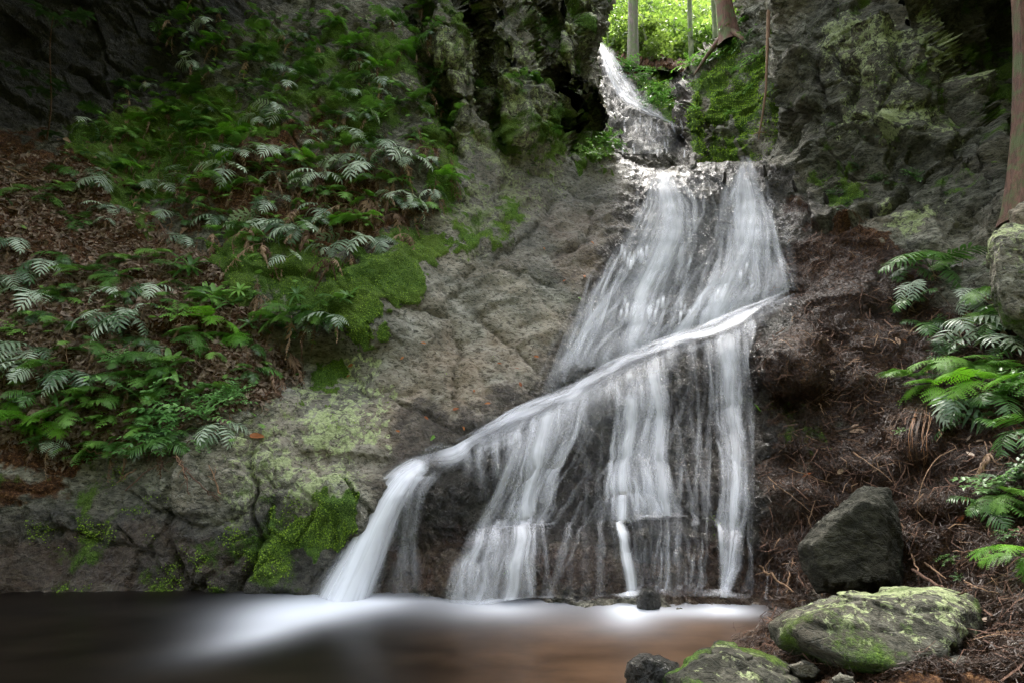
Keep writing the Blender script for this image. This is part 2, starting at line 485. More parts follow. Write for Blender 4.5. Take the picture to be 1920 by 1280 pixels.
# region masks (image polygons, edges broken by noise in the place)
jx = (fbm(fl * 2.0, 5, 11, .6) * 75).reshape(GX.shape); jy = (fbm(fl * 2.0, 5, 23, .6) * 75).reshape(GX.shape)
j2x = (fbm(fl * 9, 4, 31, .65) * 30).reshape(GX.shape)
def mask(poly, soft=14):
    return sstep(-soft, soft, psdf(GX + jx + j2x, GY + jy - j2x, poly))
# amplitudes
slabm = mask([(600,700),(800,450),(850,330),(1000,290),(1170,300),(1200,420),(1000,740),(740,880),(520,860)], 50)
fallm = mask([(1170,300),(1440,300),(1500,560),(1440,700),(1420,1140),(640,1140),(760,880),(1000,740),(1130,560)], 30)
massm = mask([(1440,-300),(2100,-300),(2000,420),(1600,450),(1440,330)], 30)
bankm = mask([(1440,640),(1520,390),(1620,430),(1800,520),(2100,560),(2700,1400),(1150,1500),(1440,1150)], 30)
buttm = mask([(760,-400),(1150,-400),(1150,290),(1000,290),(820,260)], 40)
litm = mask([(-500,215),(150,300),(330,420),(500,620),(560,700),(430,800),(-500,860)], 40)
amp_big = .24 * (1 - .75 * slabm) * (1 - .8 * fallm) * (1 - .4 * bankm)
amp_fac = .10 - .02 * slabm + .10 * mask([(-900,-900),(600,-300),(500,60),(150,240),(-900,220)], 60) + .11 * massm + .12 * buttm - .045 * slabm - .04 * fallm - .03 * bankm
Rm = rotm('X', 25) @ rotm('Y', -35) @ rotm('Z', 20)
q = fl @ Rm.T
q = q * np.array([1, 1, 1.4])
wq = np.stack([fbm(fl * 1.3, 3, 301 + k) for k in range(3)], 1)
h1, e1, r1 = facets(q * .8 + wq * .35, 3); h1 = h1 * sstep(0, .07, e1) * .8 + (r1 - .5) * .7
h2, e2, r2 = facets(q * 2.1 + wq * .5, 13); h2 = h2 * sstep(0, .1, e2) * .4 + (r2 - .5) * .9
h3, e3, r3 = facets(q * 6 + wq, 19); h3 = (r3 - .5) * 1.0
big = fbm(fl * .9, 3, 5)
rid = ridged(q * 2.6, 4, 61)
fine = fbm(q * 14, 4, 71, .6)
fold = ridged((fl @ rotm('Y', 35).T) * np.array([.5, 1.6, 2.4]) + wq * .4, 3, 411)
sh = GX.shape
disp = (.16 * massm.ravel() * h1 - .04 * massm.ravel() * h3 + .07 * slabm.ravel() * (fold - .3) + amp_big.ravel() * big + amp_fac.ravel() * (h1 * 1.2 + h2 * .75 + h3 * .28)
        - (amp_fac.ravel() * .55) * np.exp(-(e1 / .07) ** 2) - (amp_fac.ravel() * .28) * np.exp(-(e2 / .09) ** 2)
        + amp_fac.ravel() * (1 - .9 * bankm.ravel()) * (rid - .3) * .28 + (.05 * (1 - .6 * slabm.ravel()) * (1 - .6 * massm.ravel()) * (1 - .5 * fallm.ravel())) * fbm(fl * 3.3, 4, 203) + (.075 * bankm.ravel()) * fbm(fl * 6, 5, 207, .62) + .07 * bankm.ravel() * np.clip(h2 * 1.3, -.2, .6) + (.014 + .028 * fallm.ravel()) * fine).reshape(sh)
edge_f = sstep(0, 20, dgap)
uw = sstep(-.5, -.1, base1[..., 2])
CRL = [[(830,300),(880,370),(905,430),(880,520),(850,560)],[(1000,330),(1070,350),(1130,390),(1100,440),(1040,490)],[(760,560),(840,600),(860,660),(850,740)],[(640,700),(700,730),(780,770),(880,800)],[(880,480),(950,510),(1040,530)],[(900,600),(960,650),(1010,690)],
            [(960,300),(930,380),(960,450)],[(450,860),(520,930),(500,1000),(420,1050)],[(200,900),(280,960),(380,980),(470,960)],[(60,1000),(160,1010),(260,1050)],[(1040,380),(1000,440),(930,480)]]
CR = np.full(sh, 99.)
for cl_ in CRL: CR = np.minimum(CR, pline(GX + jx * .35 + j2x * .4, GY + jy * .35, cl_))
crk = np.exp(-(CR / 3.2) ** 2)
disp -= .03 * crk + .03 * np.exp(-(CR / 12) ** 2)
disp *= (.35 + .65 * edge_f) * (.3 + .7 * uw)
pos1 = base1 + N1 * disp[..., None]
NN1 = grid_normals(pos1)
SMOOTHP = base1 + N1 * (amp_big * big.reshape(sh))[..., None]

BELT_ = [(230,130),(340,0),(820,10),(860,360),(760,430),(560,470),(330,440),(160,300)]
moss = np.zeros(sh); wet = np.zeros(sh); brown = np.zeros(sh); lich = np.zeros(sh); earth = np.zeros(sh); dark = np.zeros(sh)
def put(a, poly, v, soft=16):
    m = mask(poly, soft) * v
    np.maximum(a, m, out=a)
MOSS_BRIGHT = [[(600,470),(660,500),(740,470),(800,440),(832,480),(800,540),(748,560),(742,612),(692,652),(655,640),(625,600),(560,590),(560,520)],
               [(578,672),(630,668),(642,725),(585,735)],
               [(500,1000),(570,945),(640,900),(670,930),(640,985),(575,1035),(520,1035)]]
for pl in MOSS_BRIGHT: put(moss, pl, 1.0, 9)
put(moss, [(380,450),(470,430),(540,520),(600,600),(480,600),(400,540)], .9)
put(moss, [(130,250),(250,190),(420,180),(520,240),(440,330),(300,330),(180,340)], .9)
put(moss, [(460,60),(760,60),(800,240),(700,300),(560,230),(460,160)], .55, 40)
put(moss, [(800,140),(850,200),(870,300),(895,430),(850,480),(815,380),(795,280)], .72)
put(moss, [(910,190),(965,200),(990,300),(940,300)], .7)
put(moss, [(1010,180),(1060,190),(1070,330),(1020,340)], .75)
put(moss, [(880,330),(970,380),(960,470),(900,440)], .5)
put(moss, [(1525,315),(1600,308),(1630,365),(1560,382)], .85)
put(moss, [(1080,255),(1160,240),(1165,305),(1090,300)], 1.0)
put(moss, [(600,760),(700,770),(720,830),(620,835)], .5)
put(moss, [(190,270),(280,340),(290,450),(240,440)], .6)
put(moss, [(1440,720),(1530,730),(1530,830),(1450,840)], .45)
put(moss, [(640,-300),(1150,-300),(1145,280),(900,330)], .36, 30)
put(moss, [(1450,-300),(1950,-300),(1900,430),(1500,380)], .2, 30)
put(moss, [(1840,60),(1910,60),(1910,330),(1850,250)], .6)
put(moss, [(-100,880),(640,860),(600,1110),(-100,1115)], .34, 20)
put(moss, [(200,1060),(600,1040),(600,1112),(220,1115)], .3)
put(lich, [(700,20),(1140,0),(1130,260),(1000,300),(820,260)], .42, 40)
put(lich, [(820,230),(1050,300),(1150,320),(900,480),(800,420)], .45, 40)
put(lich, [(1520,20),(1720,10),(1800,260),(1560,250)], .5, 40)
put(lich, [(1715,0),(1760,0),(1850,190),(1820,200)], .9, 10)
put(lich, [(1600,180),(1660,180),(1700,280),(1670,280)], .7, 10)
put(lich, [(1680,400),(1760,390),(1760,440),(1700,450)], .65)
put(lich, [(420,760),(700,660),(760,800),(560,900),(440,1000)], .52, 20)
put(lich, [(560,850),(700,870),(640,960),(480,960)], .45, 20)
put(brown, [(740,680),(900,600),(1060,600),(1060,700),(900,830),(740,870),(600,850)], .3, 60)
put(brown, [(-100,1020),(480,1000),(480,1070),(250,1112),(-100,1112)], .8, 12)
put(brown, [(690,1000),(870,1000),(850,1120),(680,1120)], .95, 14)
put(brown, [(1020,430),(1180,400),(1200,480),(1080,560)], .4, 20)
put(brown, [(700,1000),(1440,1000),(1440,1130),(700,1130)], 1., 16)
put(brown, [(1000,860),(1100,850),(1120,1100),(1000,1080)], .5, 20)
put(brown, [(1280,650),(1440,640),(1420,1100),(1260,1090)], .6, 25)
put(brown, [(870,1080),(1440,1080),(1440,1150),(870,1130)], .8, 14)
put(brown, [(1390,610),(1500,590),(1480,700),(1400,690)], .9, 10)
put(brown, [(1550,520),(1680,520),(1680,660),(1560,640)], .7, 16)
put(brown, [(1380,1000),(1520,1000),(1500,1140),(1390,1140)], .8, 16)
put(wet, [(1170,296),(1440,296),(1530,400),(1540,700),(1450,1160),(640,1160),(700,900),(1000,730),(1090,560),(1150,430)], .95, 30)
put(wet, [(820,300),(1000,285),(1170,300),(1200,400),(1060,560),(900,480)], .55, 40)
put(wet, [(760,780),(1010,720),(900,880),(740,890)], .85, 14)
put(wet, [(-100,960),(700,960),(700,1300),(-100,1300)], .7, 30)
put(wet, [(1440,380),(1760,500),(1900,900),(1500,1140),(1430,700)], .6, 30)
put(wet, [(1500,1150),(1960,900),(1960,1320),(1150,1320)], .45, 30)
put(wet, [(-50,-50),(560,-50),(300,160),(180,280),(-50,240)], .5, 40)
put(dark, [(-900,-1300),(560,-300),(470,60),(330,160),(150,260),(-900,240)], .92, 60)  # top-left corner shade put into the rock colour
put(dark, [(1170,360),(1440,360),(1500,560),(1440,1040),(720,1040),(780,890),(1060,740)], .72, 30)
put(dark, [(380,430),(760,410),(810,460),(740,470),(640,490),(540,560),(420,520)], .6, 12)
put(moss, [(380,430),(560,440),(640,480),(720,430),(790,400),(800,480),(640,510),(540,570),(420,520)], .72, 20)
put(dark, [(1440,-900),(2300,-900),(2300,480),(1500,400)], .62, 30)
put(dark, [(1200,300),(1420,300),(1440,360),(1200,370)], .45, 20)
put(wet, [(1500,520),(1700,480),(1700,600),(1500,640)], 1., 12)
put(dark, [(1540,530),(1690,500),(1690,590),(1540,620)], .6, 12)
put(brown, [(1430,620),(1540,640),(1540,760),(1430,740)], .9, 12)
put(dark, [(1670,770),(1780,780),(1770,870),(1680,860)], .6, 12)
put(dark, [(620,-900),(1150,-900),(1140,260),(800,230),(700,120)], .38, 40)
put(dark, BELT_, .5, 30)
put(earth, [(330,200),(480,190),(800,230),(850,380),(760,430),(560,470),(330,440),(160,330)], .5, 40)
put(dark, [(780,800),(1010,735),(960,800),(860,850)], .5, 12)
put(dark, [(860,500),(920,470),(930,600),(870,600)], .35, 12)
put(dark, [(640,540),(760,560),(780,600),(700,660),(690,760),(640,820),(560,760),(640,700)], .42, 20)
put(dark, [(-100,900),(600,950),(640,1110),(-100,1112)], .4, 30)
put(dark, [(200,1050),(600,1030),(620,1112),(200,1112)], .65, 12)
put(dark, [(-100,900),(300,900),(420,1000),(200,1010),(-100,1000)], .5, 30)
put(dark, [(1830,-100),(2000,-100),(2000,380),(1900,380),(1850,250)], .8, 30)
put(dark, [(1480,600),(1560,400),(1760,460),(1800,600),(1600,1000),(1440,1100)], .0, 30)
put(dark, [(1470,560),(1600,540),(1640,620),(1540,640)], .6, 10)
put(dark, [(1500,400),(1640,440),(1640,500),(1560,520)], .5, 12)
put(dark, [(1440,150),(1520,150),(1560,300),(1450,300)], .35, 20)
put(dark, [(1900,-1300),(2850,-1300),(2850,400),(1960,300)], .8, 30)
put(earth, [(-900,215),(120,250),(200,310),(330,420),(500,620),(560,700),(430,800),(150,860),(-900,900)], .85, 30)
put(earth, [(400,330),(700,330),(780,420),(640,480),(430,480)], .72, 25)
put(earth, [(1500,380),(1640,430),(1800,560),(2850,500),(2850,1500),(1150,1500),(1420,1150),(1440,700)], .78, 25)
put(earth, [(-900,860),(100,860),(120,930),(-900,930)], .55, 25)
put(earth, [(-900,1000),(2850,1000),(2850,1500),(-900,1500)], .0)
dark = np.maximum(dark, crk * .4)
brk_ = (fbm(fl * 3.1, 5, 91, .62)).reshape(sh)
brk2_ = (fbm(fl * 2.3, 5, 191, .62)).reshape(sh)
moss = np.clip(moss * 1.0 + brk_ * .75 * (moss > .02) * (1 - .5 * (moss > .95)), 0, 1) * sstep(0, .12, moss)
earth = np.clip(earth + brk2_ * .6 * (earth > .02), 0, 1)
lich = np.clip(lich + brk2_ * .6 * (lich > .02), 0, 1)
slabA = mask([(560,720),(760,560),(830,440),(860,300),(1000,285),(1180,300),(1200,420),(1060,600),(1000,740),(740,880),(500,860)], 40)
pos1 = pos1 + N1 * (.035 * sstep(.35, .9, moss) * (.7 + brk_ + .5 * fbm(fl * 14, 2, 77).reshape(sh)))[..., None]
NN1 = grid_normals(pos1)
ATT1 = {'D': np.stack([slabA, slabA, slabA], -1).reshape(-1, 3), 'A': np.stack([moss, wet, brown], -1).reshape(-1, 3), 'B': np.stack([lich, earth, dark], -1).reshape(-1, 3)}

# faces, sorted into five named pieces of the one surface
ny, nx = sh
idx = np.arange(nx * ny).reshape(sh)
fa = np.stack([idx[:-1, :-1], idx[1:, :-1], idx[1:, 1:], idx[:-1, 1:]], -1).reshape(-1, 4)
cx_ = (GX[:-1, :-1] + GX[1:, 1:]).ravel() / 2; cy_ = (GY[:-1, :-1] + GY[1:, 1:]).ravel() / 2
fkeep = (dgap.reshape(-1)[fa] > -2).all(1)
jj = jx.reshape(-1)[fa[:, 0]] * .5; kk = jy.reshape(-1)[fa[:, 0]] * .5
zmean = pos1.reshape(-1, 3)[fa][:, :, 2].mean(1)
inb = lambda poly: psdf(cx_ + jj, cy_ + kk, poly) > 0
owner = np.zeros(len(fa), int)                                    # 0 left cliff
owner[inb([(820,320),(1000,290),(1160,270),(1300,200),(1430,280),(1500,400),(1510,560),(1440,700),(1430,1500),(640,1500),(730,885),(560,860),(500,830),(620,690),(760,560),(830,440)])] = 1
owner[inb([(1380,-1500),(3000,-1500),(3000,480),(1900,450),(1620,430),(1500,395),(1430,290),(1380,200)])] = 2
owner[inb([(1500,395),(1620,430),(1900,450),(3000,480),(3000,1600),(1100,1600),(1430,1200),(1440,700),(1510,560)])] = 3
owner[inb([(-2000,215),(120,250),(200,310),(330,420),(500,620),(560,700),(430,800),(150,860),(-2000,900)])] = 4
owner[(zmean < -.06) & (owner != 3)] = 5
names = ['left_cliff', 'waterfall_slab', 'right_cliff', 'right_bank', 'left_slope', 'pool_bed']
labs = [('steep mossy rock cliff left of the waterfall hung with ferns', 'cliff'), ('smooth wet grey rock slab that the waterfall runs down', 'rock slab'),
        ('dark lichened rock bluff rising right of the waterfall', 'cliff'), ('wet brown debris bank sloping down right of the waterfall', 'bank'),
        ('brown earth slope covered in leaf litter at the left', 'slope'), ('brown stony bed under the pool water', 'pool bed')]
flat = pos1.reshape(-1, 3); nflat = NN1.reshape(-1, 3)
def submesh(name, faces, verts, attrs, mat, normals):
    u, inv = np.unique(faces, return_inverse=True)
    me = mesh_np(name, verts[u], inv.reshape(faces.shape), mat, {k: v[u] for k, v in attrs.items()}, True, normals[u])
    return link(name, me)
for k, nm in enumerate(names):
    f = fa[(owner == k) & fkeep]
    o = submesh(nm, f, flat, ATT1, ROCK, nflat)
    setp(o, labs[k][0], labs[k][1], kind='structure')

def bil(arr, px, py):
    """sample a grid array at image position"""
    px = np.clip(np.asarray(px, float), QX[0], QX[-1] - 1e-3); py = np.clip(np.asarray(py, float), QY[0], QY[-1] - 1e-3)
    i = np.clip(np.searchsorted(QX, px, 'right') - 1, 0, nx - 2); j = np.clip(np.searchsorted(QY, py, 'right') - 1, 0, ny - 2)
    u = (px - QX[i]) / (QX[i + 1] - QX[i]); v = (py - QY[j]) / (QY[j + 1] - QY[j])
    if arr.ndim == 3: u = u[..., None]; v = v[..., None]
    return (arr[j, i] * (1 - u) * (1 - v) + arr[j, i + 1] * u * (1 - v) + arr[j + 1, i] * (1 - u) * v + arr[j + 1, i + 1] * u * v)
def surf(px, py): return bil(pos1, px, py)
def snorm(px, py):
    n = bil(N1, px, py); return n / (np.linalg.norm(n, axis=-1, keepdims=True) + 1e-9)
def smooth_surf(px, py): return bil(SMOOTHP, px, py)

# ------------------------------------------------------------------ upper gorge: cascade rock and mossy back wall
C2 = [(1120,80,13),(1130,90,12.8),(1160,150,11.8),(1190,200,10.8),(1220,215,10.4),(1150,230,9.8),(1150,300,8.9),(1230,290,8.75),(1310,305,8.8),(1270,240,9.8),(1300,290,9.2),
(1240,200,10.9),(1220,150,12.2),(1265,150,12.0),(1265,200,10.8),(1275,260,10.0),(1290,150,11.0),(1300,200,10.3),(1320,250,9.9),(1340,300,9.5),(1400,290,9.2),(1440,280,9.0),(1350,200,10.0),(1400,200,9.7),
(1450,150,9.3),(1350,110,10.6),(1390,60,10.4),(1440,60,9.6),(1400,0,10.6),(1460,-100,9.4),(1400,-300,10.6),(1550,100,8.6),(1550,300,8.4),(1040,100,13.5),(1040,300,9.2),(1100,360,8.9),(1300,360,8.8),(1550,360,8.2),
(1200,110,13),(1290,110,12.2)]
T2 = TPS(C2)
qx2 = np.arange(1020, 1581, 2.6 * STEP / 2.6); qy2 = np.concatenate([np.arange(-420, -40, 14), np.arange(-40, 372, 2.6 * STEP / 2.6)])
G2X, G2Y = np.meshgrid(qx2, qy2)
Y2 = T2(G2X, G2Y)
# the dark hollow under the bank edge and the ribs of the mossy wall
Y2 += .7 * np.exp(-(((G2X - 1266) / 26.) ** 2 + ((G2Y - 142) / 13.) ** 2) ** 2)
Y2 += .22 * np.exp(-((G2X - 1285 + .15 * (G2Y - 200)) / 9.) ** 2) * sstep(140, 170, G2Y)
Y2 -= .25 * np.exp(-((G2X - 1300) / 12.) ** 2) * sstep(150, 190, G2Y)
Y2 += .15 * np.exp(-((G2X - 1316 - .1 * (G2Y - 150)) / 6.) ** 2)
b2 = P(G2X, G2Y, Y2)
CUT = [(1000,-600),(1000,70),(1122,82),(1148,90),(1166,104),(1200,108),(1235,110),(1290,112),(1305,108),(1325,88),(1346,62),(1372,50),(1378,20),(1384,-600)]
c2 = psdf(G2X, G2Y, CUT) + (fbm(b2.reshape(-1, 3) * 3, 3, 9) * 9).reshape(G2X.shape)
d2g = -c2
t2 = np.clip(1 - d2g / 26., 0, 1)
Y2 = Y2 + 1.6 * (1 - np.sqrt(np.maximum(1 - t2 * t2, 0)))
b2 = P(G2X, G2Y, Y2)
n2_ = grid_normals(b2)
f2 = b2.reshape(-1, 3); q2 = (f2 @ Rm.T) * np.array([1, 1, 2.2])
s2 = G2X.shape
cas = sstep(-8, 8, psdf(G2X, G2Y, [(1125,80),(1170,150),(1215,215),(1262,245),(1312,300),(1312,340),(1120,340),(1120,200)]))
ha, ea, _r = facets(q2 * 1.6, 31); hb, eb, _r = facets(q2 * 4.5, 37)
dsp = ((.20 * ha * sstep(0, .15, ea) + .09 * hb - .05 * np.exp(-(ea / .08) ** 2)) * (1 - .35 * cas.ravel()) + .10 * fbm(f2 * 1.2, 3, 15) + .03 * fbm(q2 * 9, 4, 17, .6)).reshape(s2)
p2 = b2 + n2_ * dsp[..., None]
nn2 = grid_normals(p2)
j3 = (fbm(f2 * 2.5, 3, 44) * 10).reshape(s2)
def m2(poly, soft=5): return sstep(-soft, soft, psdf(G2X + j3, G2Y - j3, poly))
mo2 = .95 * m2([(1300,150),(1345,110),(1390,60),(1470,60),(1500,320),(1300,320),(1290,220)]) * (1 - .9 * np.exp(-((G2X - 1316 - .1 * (G2Y - 150) + j3) / 6.) ** 2) * sstep(150, 200, G2Y))
mo2 = np.maximum(mo2, .85 * m2([(1190,170),(1215,120),(1260,150),(1268,235),(1235,215)]))
mo2 = np.maximum(mo2, .9 * m2([(1292,150),(1308,150),(1310,300),(1292,260)]))
mo2 *= 1 - .6 * m2([(1375,60),(1420,30),(1440,90),(1400,120)])
mo2 *= (1 - cas)
b5 = fbm(f2 * 1.6, 5, 95, .62).reshape(s2)
mo2 = np.clip(mo2 + b5 * 1.1 * (mo2 > .02) - .12, 0, 1)
mo2 *= 1 - .9 * np.exp(-((G2X - 1352 - .25 * (G2Y - 150) + j3 * 1.5) / 5.) ** 2) * sstep(170, 230, G2Y)
we2 = np.maximum(cas * .4, .8 * m2([(1262,150),(1292,150),(1292,300),(1250,260)]))
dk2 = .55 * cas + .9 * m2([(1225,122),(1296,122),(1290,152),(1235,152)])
ea2 = .8 * m2([(1140,80),(1310,112),(1290,135),(1200,130),(1165,130)])
br2 = .55 * np.clip(b5 + .1, 0, 1) + .4 * m2([(1262,150),(1292,150),(1292,300),(1250,260)])
z2 = np.zeros(s2)
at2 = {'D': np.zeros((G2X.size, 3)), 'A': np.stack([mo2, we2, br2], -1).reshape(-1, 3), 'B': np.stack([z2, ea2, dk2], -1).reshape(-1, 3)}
i2 = np.arange(G2X.size).reshape(s2)
fb = np.stack([i2[:-1, :-1], i2[1:, :-1], i2[1:, 1:], i2[:-1, 1:]], -1).reshape(-1, 4)
kp = (d2g.reshape(-1)[fb] > -1).all(1)
isc = cas.reshape(-1)[fb].mean(1) > .5
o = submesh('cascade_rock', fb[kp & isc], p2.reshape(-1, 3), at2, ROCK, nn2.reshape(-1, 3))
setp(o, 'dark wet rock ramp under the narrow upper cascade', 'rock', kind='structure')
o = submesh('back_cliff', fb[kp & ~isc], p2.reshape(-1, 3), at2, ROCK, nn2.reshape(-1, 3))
setp(o, 'bright green mossy cliff behind the lip of the waterfall', 'cliff', kind='structure')
def surf2(px, py):
    i = np.clip(np.searchsorted(qx2, px) - 1, 0, len(qx2) - 2); j = np.clip(np.searchsorted(qy2, py) - 1, 0, len(qy2) - 2)
    return p2[j, i]
def norm2(px, py):
    i = np.clip(np.searchsorted(qx2, px) - 1, 0, len(qx2) - 2); j = np.clip(np.searchsorted(qy2, py) - 1, 0, len(qy2) - 2)
    return n2_[j, i]

# ------------------------------------------------------------------ sunlit hillside far behind, and the land round the gorge
def height3(x, y):
    h = 9.6 + (y - 12.0) * .82
    return h
xs = np.linspace(-30, 45, 190); ys = np.concatenate([np.linspace(12.4, 22, 90), np.linspace(22.5, 75, 90)])
HX, HY = np.meshgrid(xs, ys)
HZ = height3(HX, HY) + .5 * fbm(np.stack([HX, HY, HX * 0], -1).reshape(-1, 3) * .35, 5, 77).reshape(HX.shape)
HZ += np.clip((np.abs(HX - 4) - 6), 0, 30) * .5
hp = np.stack([HX, HY, HZ], -1)
sgr = NT('forest_floor')
pp = sgr.pos(); a1 = sgr.noise(pp, 3, 6, .7); a2 = sgr.noise(pp, .7, 4, .6)
cc = sgr.ramp(a1, [(.3, (.03, .05, .012)), (.5, (.10, .17, .025)), (.7, (.22, .30, .06))])
cc = sgr.mix(sgr.ramp(a2, [(.5, 0), (.65, .6)]), cc, (.14, .09, .05))
sgr.set(sgr.b, 'Base Color', cc); sgr.b.inputs['Roughness'].default_value = .9
sgr.set(sgr.b, 'Normal', sgr.n('Bump', Strength=1, Distance=.2, Height=a1).outputs[0])
ih = np.arange(HX.size).reshape(HX.shape)
fh = np.stack([ih[:-1, :-1], ih[:-1, 1:], ih[1:, 1:], ih[1:, :-1]], -1).reshape(-1, 4)
o = link('hillside', mesh_np('hillside', hp.reshape(-1, 3), fh, sgr.m)); setp(o, 'steep green forest floor rising behind the gorge', 'hillside', kind='structure')
# ------------------------------------------------------------------ pool
XE = np.concatenate([np.linspace(-14, -4, 20)[:-1], np.arange(-4, 2.8, .028), np.linspace(2.8, 9, 14)])
YE = np.concatenate([np.linspace(-9, 2.2, 26)[:-1], np.arange(2.2, 5.2, .028), np.linspace(5.2, 6.5, 5)])
WX, WY = np.meshgrid(XE, YE)
px_, py_, dp_ = project(np.stack([WX, WY, WX * 0], -1))
ok = dp_ > .3
px_ = np.where(ok, px_, -9999); py_ = np.where(ok, py_, -9999)
wj = (fbm(np.stack([WX * 1.6, WY * 1.6, WX * 0], -1).reshape(-1, 3), 3, 8) * 12).reshape(WX.shape)
def gb(cx, cy, rx_, ry_, v=1., ang=0., pw=1.):
    c, s_ = math.cos(R(ang)), math.sin(R(ang))
    dx = px_ - cx; dy = py_ - cy + wj * .35
    u = (dx * c + dy * s_) / rx_; v_ = (-dx * s_ + dy * c) / ry_
    return v * np.exp(-(u * u + v_ * v_ + .02) ** (pw * .72))
foam = gb(600, 1132, 90, 17, 1.15) + gb(545, 1150, 105, 22, 1.0, -6) + gb(500, 1180, 85, 20, .55, -14) + gb(700, 1128, 70, 9, .6) + gb(440, 1200, 120, 26, .20, -14)
foam += gb(900, 1130, 60, 7, .5) + gb(935, 1143, 85, 15, .5) + gb(820, 1126, 110, 5, .12) + gb(1000, 1127, 110, 5, .12)
foam += gb(1180, 1142, 32, 11, .85) + gb(1180, 1158, 50, 20, .5) + gb(1090, 1134, 90, 6, .12) + gb(1355, 1141, 45, 11, .85) + gb(1000, 1142, 420, 13, .13) + gb(1265, 1148, 70, 12, .4) + gb(1380, 1150, 60, 10, .22)
foam += gb(1130, 1175, 230, 30, .10) + gb(950, 1160, 160, 20, .10)
ang_ = np.arctan2(py_ - 1100, px_ - 660)
rad = np.hypot(px_ - 660, py_ - 1100)
stre = fbm(np.stack([ang_ * 14, rad * .0012, rad * 0], -1).reshape(-1, 3), 3, 4).reshape(WX.shape)

foam = np.where(ok, foam, 0)
foam = 1 - np.exp(-foam ** 1.3 * 1.5)
shallow = sstep(700, 1150, px_) * sstep(1120, 1180, py_) * ok
iw = np.arange(WX.size).reshape(WX.shape)
fw = np.stack([iw[:-1, :-1], iw[:-1, 1:], iw[1:, 1:], iw[1:, :-1]], -1).reshape(-1, 4)
WZ = 0 * foam
s = NT('pool_water')
sepf = s.n('SeparateColor', Color=s.n('Attribute', _attribute_name='A').outputs['Color']).outputs
fo = sepf[0]
n = s.noise(s.pos((1.2, 2.2, 1)), 1.6, 4, .6)
mud = s.ramp(n, [(.35, (.006, .005, .004)), (.7, (.018, .014, .010))])
mud = s.mix(sepf[1], mud, s.ramp(n, [(.35, (.06, .033, .018)), (.7, (.14, .08, .045))]))
s.set(s.b, 'Base Color', s.mix(s.math('MULTIPLY', fo, .97), mud, (.80, .83, .90)))
s.set(s.b, 'Roughness', s.math('ADD', .30, s.math('MULTIPLY', fo, .6), True))
s.b.inputs['IOR'].default_value = 1.33
s.b.inputs['Specular IOR Level'].default_value = .35
tr = s.n('BsdfTransparent', Color=(.42, .30, .20, 1))
inv = s.math('SUBTRACT', 1, fo)
fr = s.math('MULTIPLY', inv, .34)
s.set(s.b, 'Normal', s.n('Bump', Strength=.05, Distance=.02, Height=s.noise(s.pos((1, 1.5, 1)), 3, 1, .5)).outputs[0])
mx = s.n('MixShader', Fac=fr, i1=s.b.outputs[0], i2=tr.outputs[0])
s.t.links.new(mx.outputs[0], s.out.inputs[0])
o = link('pool_water', mesh_np('pool_water', np.stack([WX, WY, WZ], -1).reshape(-1, 3), fw, s.m, {'A': np.stack([foam, shallow, foam * 0], -1).reshape(-1, 3)}))
setp(o, 'still brown pool with white foam below the waterfall', 'water', kind='structure')
# ground sheet below everything
s = NT('gorge_floor'); n = s.noise(s.pos(), 3, 6, .65)
s.set(s.b, 'Base Color', s.ramp(n, [(.3, (.03, .022, .014)), (.7, (.12, .09, .06))])); s.b.inputs['Roughness'].default_value = .9
g = np.array([[-80, -60, -.75], [80, -60, -.75], [80, 90, -.75], [-80, 90, -.75]], float)
o = link('ground', mesh_np('ground', g, np.array([[0, 1, 2, 3]]), s.m)); setp(o, 'dark earth of the gorge floor under the pool', 'ground', kind='structure')

# ------------------------------------------------------------------ falling water
def make_water():
    s = NT('silky_water')
    uv = s.n('UVMap').outputs[0]
    A = s.n('Attribute', _attribute_name='W'); sp = s.n('SeparateColor', Color=A.outputs['Color'])
    e, dn, sd_ = sp.outputs
    off = s.n('CombineXYZ', X=0., Y=0., Z=s.math('MULTIPLY', sd_, 40.)).outputs[0]
    vec = s.n('VectorMath', _operation='ADD', i0=uv, i1=off).outputs[0]
    def st(sx, sy, sc, det, ds=0.):
        m = s.n('Mapping', Vector=vec); m.inputs['Scale'].default_value = (sx, sy, 1)
        return s.noise(m.outputs[0], sc, det, .62, ds)
    a = st(8, .4, 1.5, 3, .25); b = st(26, .7, 1.5, 3, .1); c = st(3.2, 1.4, 1.2, 3, .5)
    k = s.math('ADD', s.math('MULTIPLY', a, .5), s.math('ADD', s.math('MULTIPLY', b, .2), s.math('MULTIPLY', c, .42)))   # around .56
    ed = s.ramp(s.math('ADD', e, s.math('MULTIPLY', s.math('SUBTRACT', a, .5), .9)), [(.0, 0), (.85, 1)], 'EASE')
    # threshold falls with density: thin veils break into threads, dense water stays whole
    th = s.math('SUBTRACT', .68, s.math('MULTIPLY', dn, .42))
    x = s.math('DIVIDE', s.math('SUBTRACT', k, th), .36)
    x = s.math('MAXIMUM', s.math('MINIMUM', x, 1.0), 0.)
    x = s.math('ADD', .2, s.math('MULTIPLY', x, .8))
    al = s.math('MULTIPLY', s.math('MULTIPLY', x, ed), s.math('ADD', .04, s.math('MULTIPLY', dn, 1.08)), True)
    s.b.inputs['Base Color'].default_value = (.88, .89, .94, 1)
    s.b.inputs['Roughness'].default_value = .45
    s.b.inputs['Specular IOR Level'].default_value = .4
    s.set(s.b, 'Normal', s.n('Bump', Strength=.12, Distance=.02, Height=k).outputs[0])
    t = s.n('BsdfTranslucent', Color=(.88, .89, .94, 1))
    m1 = s.n('MixShader', Fac=.3, i1=s.b.outputs[0], i2=t.outputs[0])
    tr = s.n('BsdfTransparent')
    m2_ = s.n('MixShader', Fac=al, i1=tr.outputs[0], i2=m1.outputs[0])
    s.t.links.new(m2_.outputs[0], s.out.inputs[0])
    return s.m
WATER = make_water()
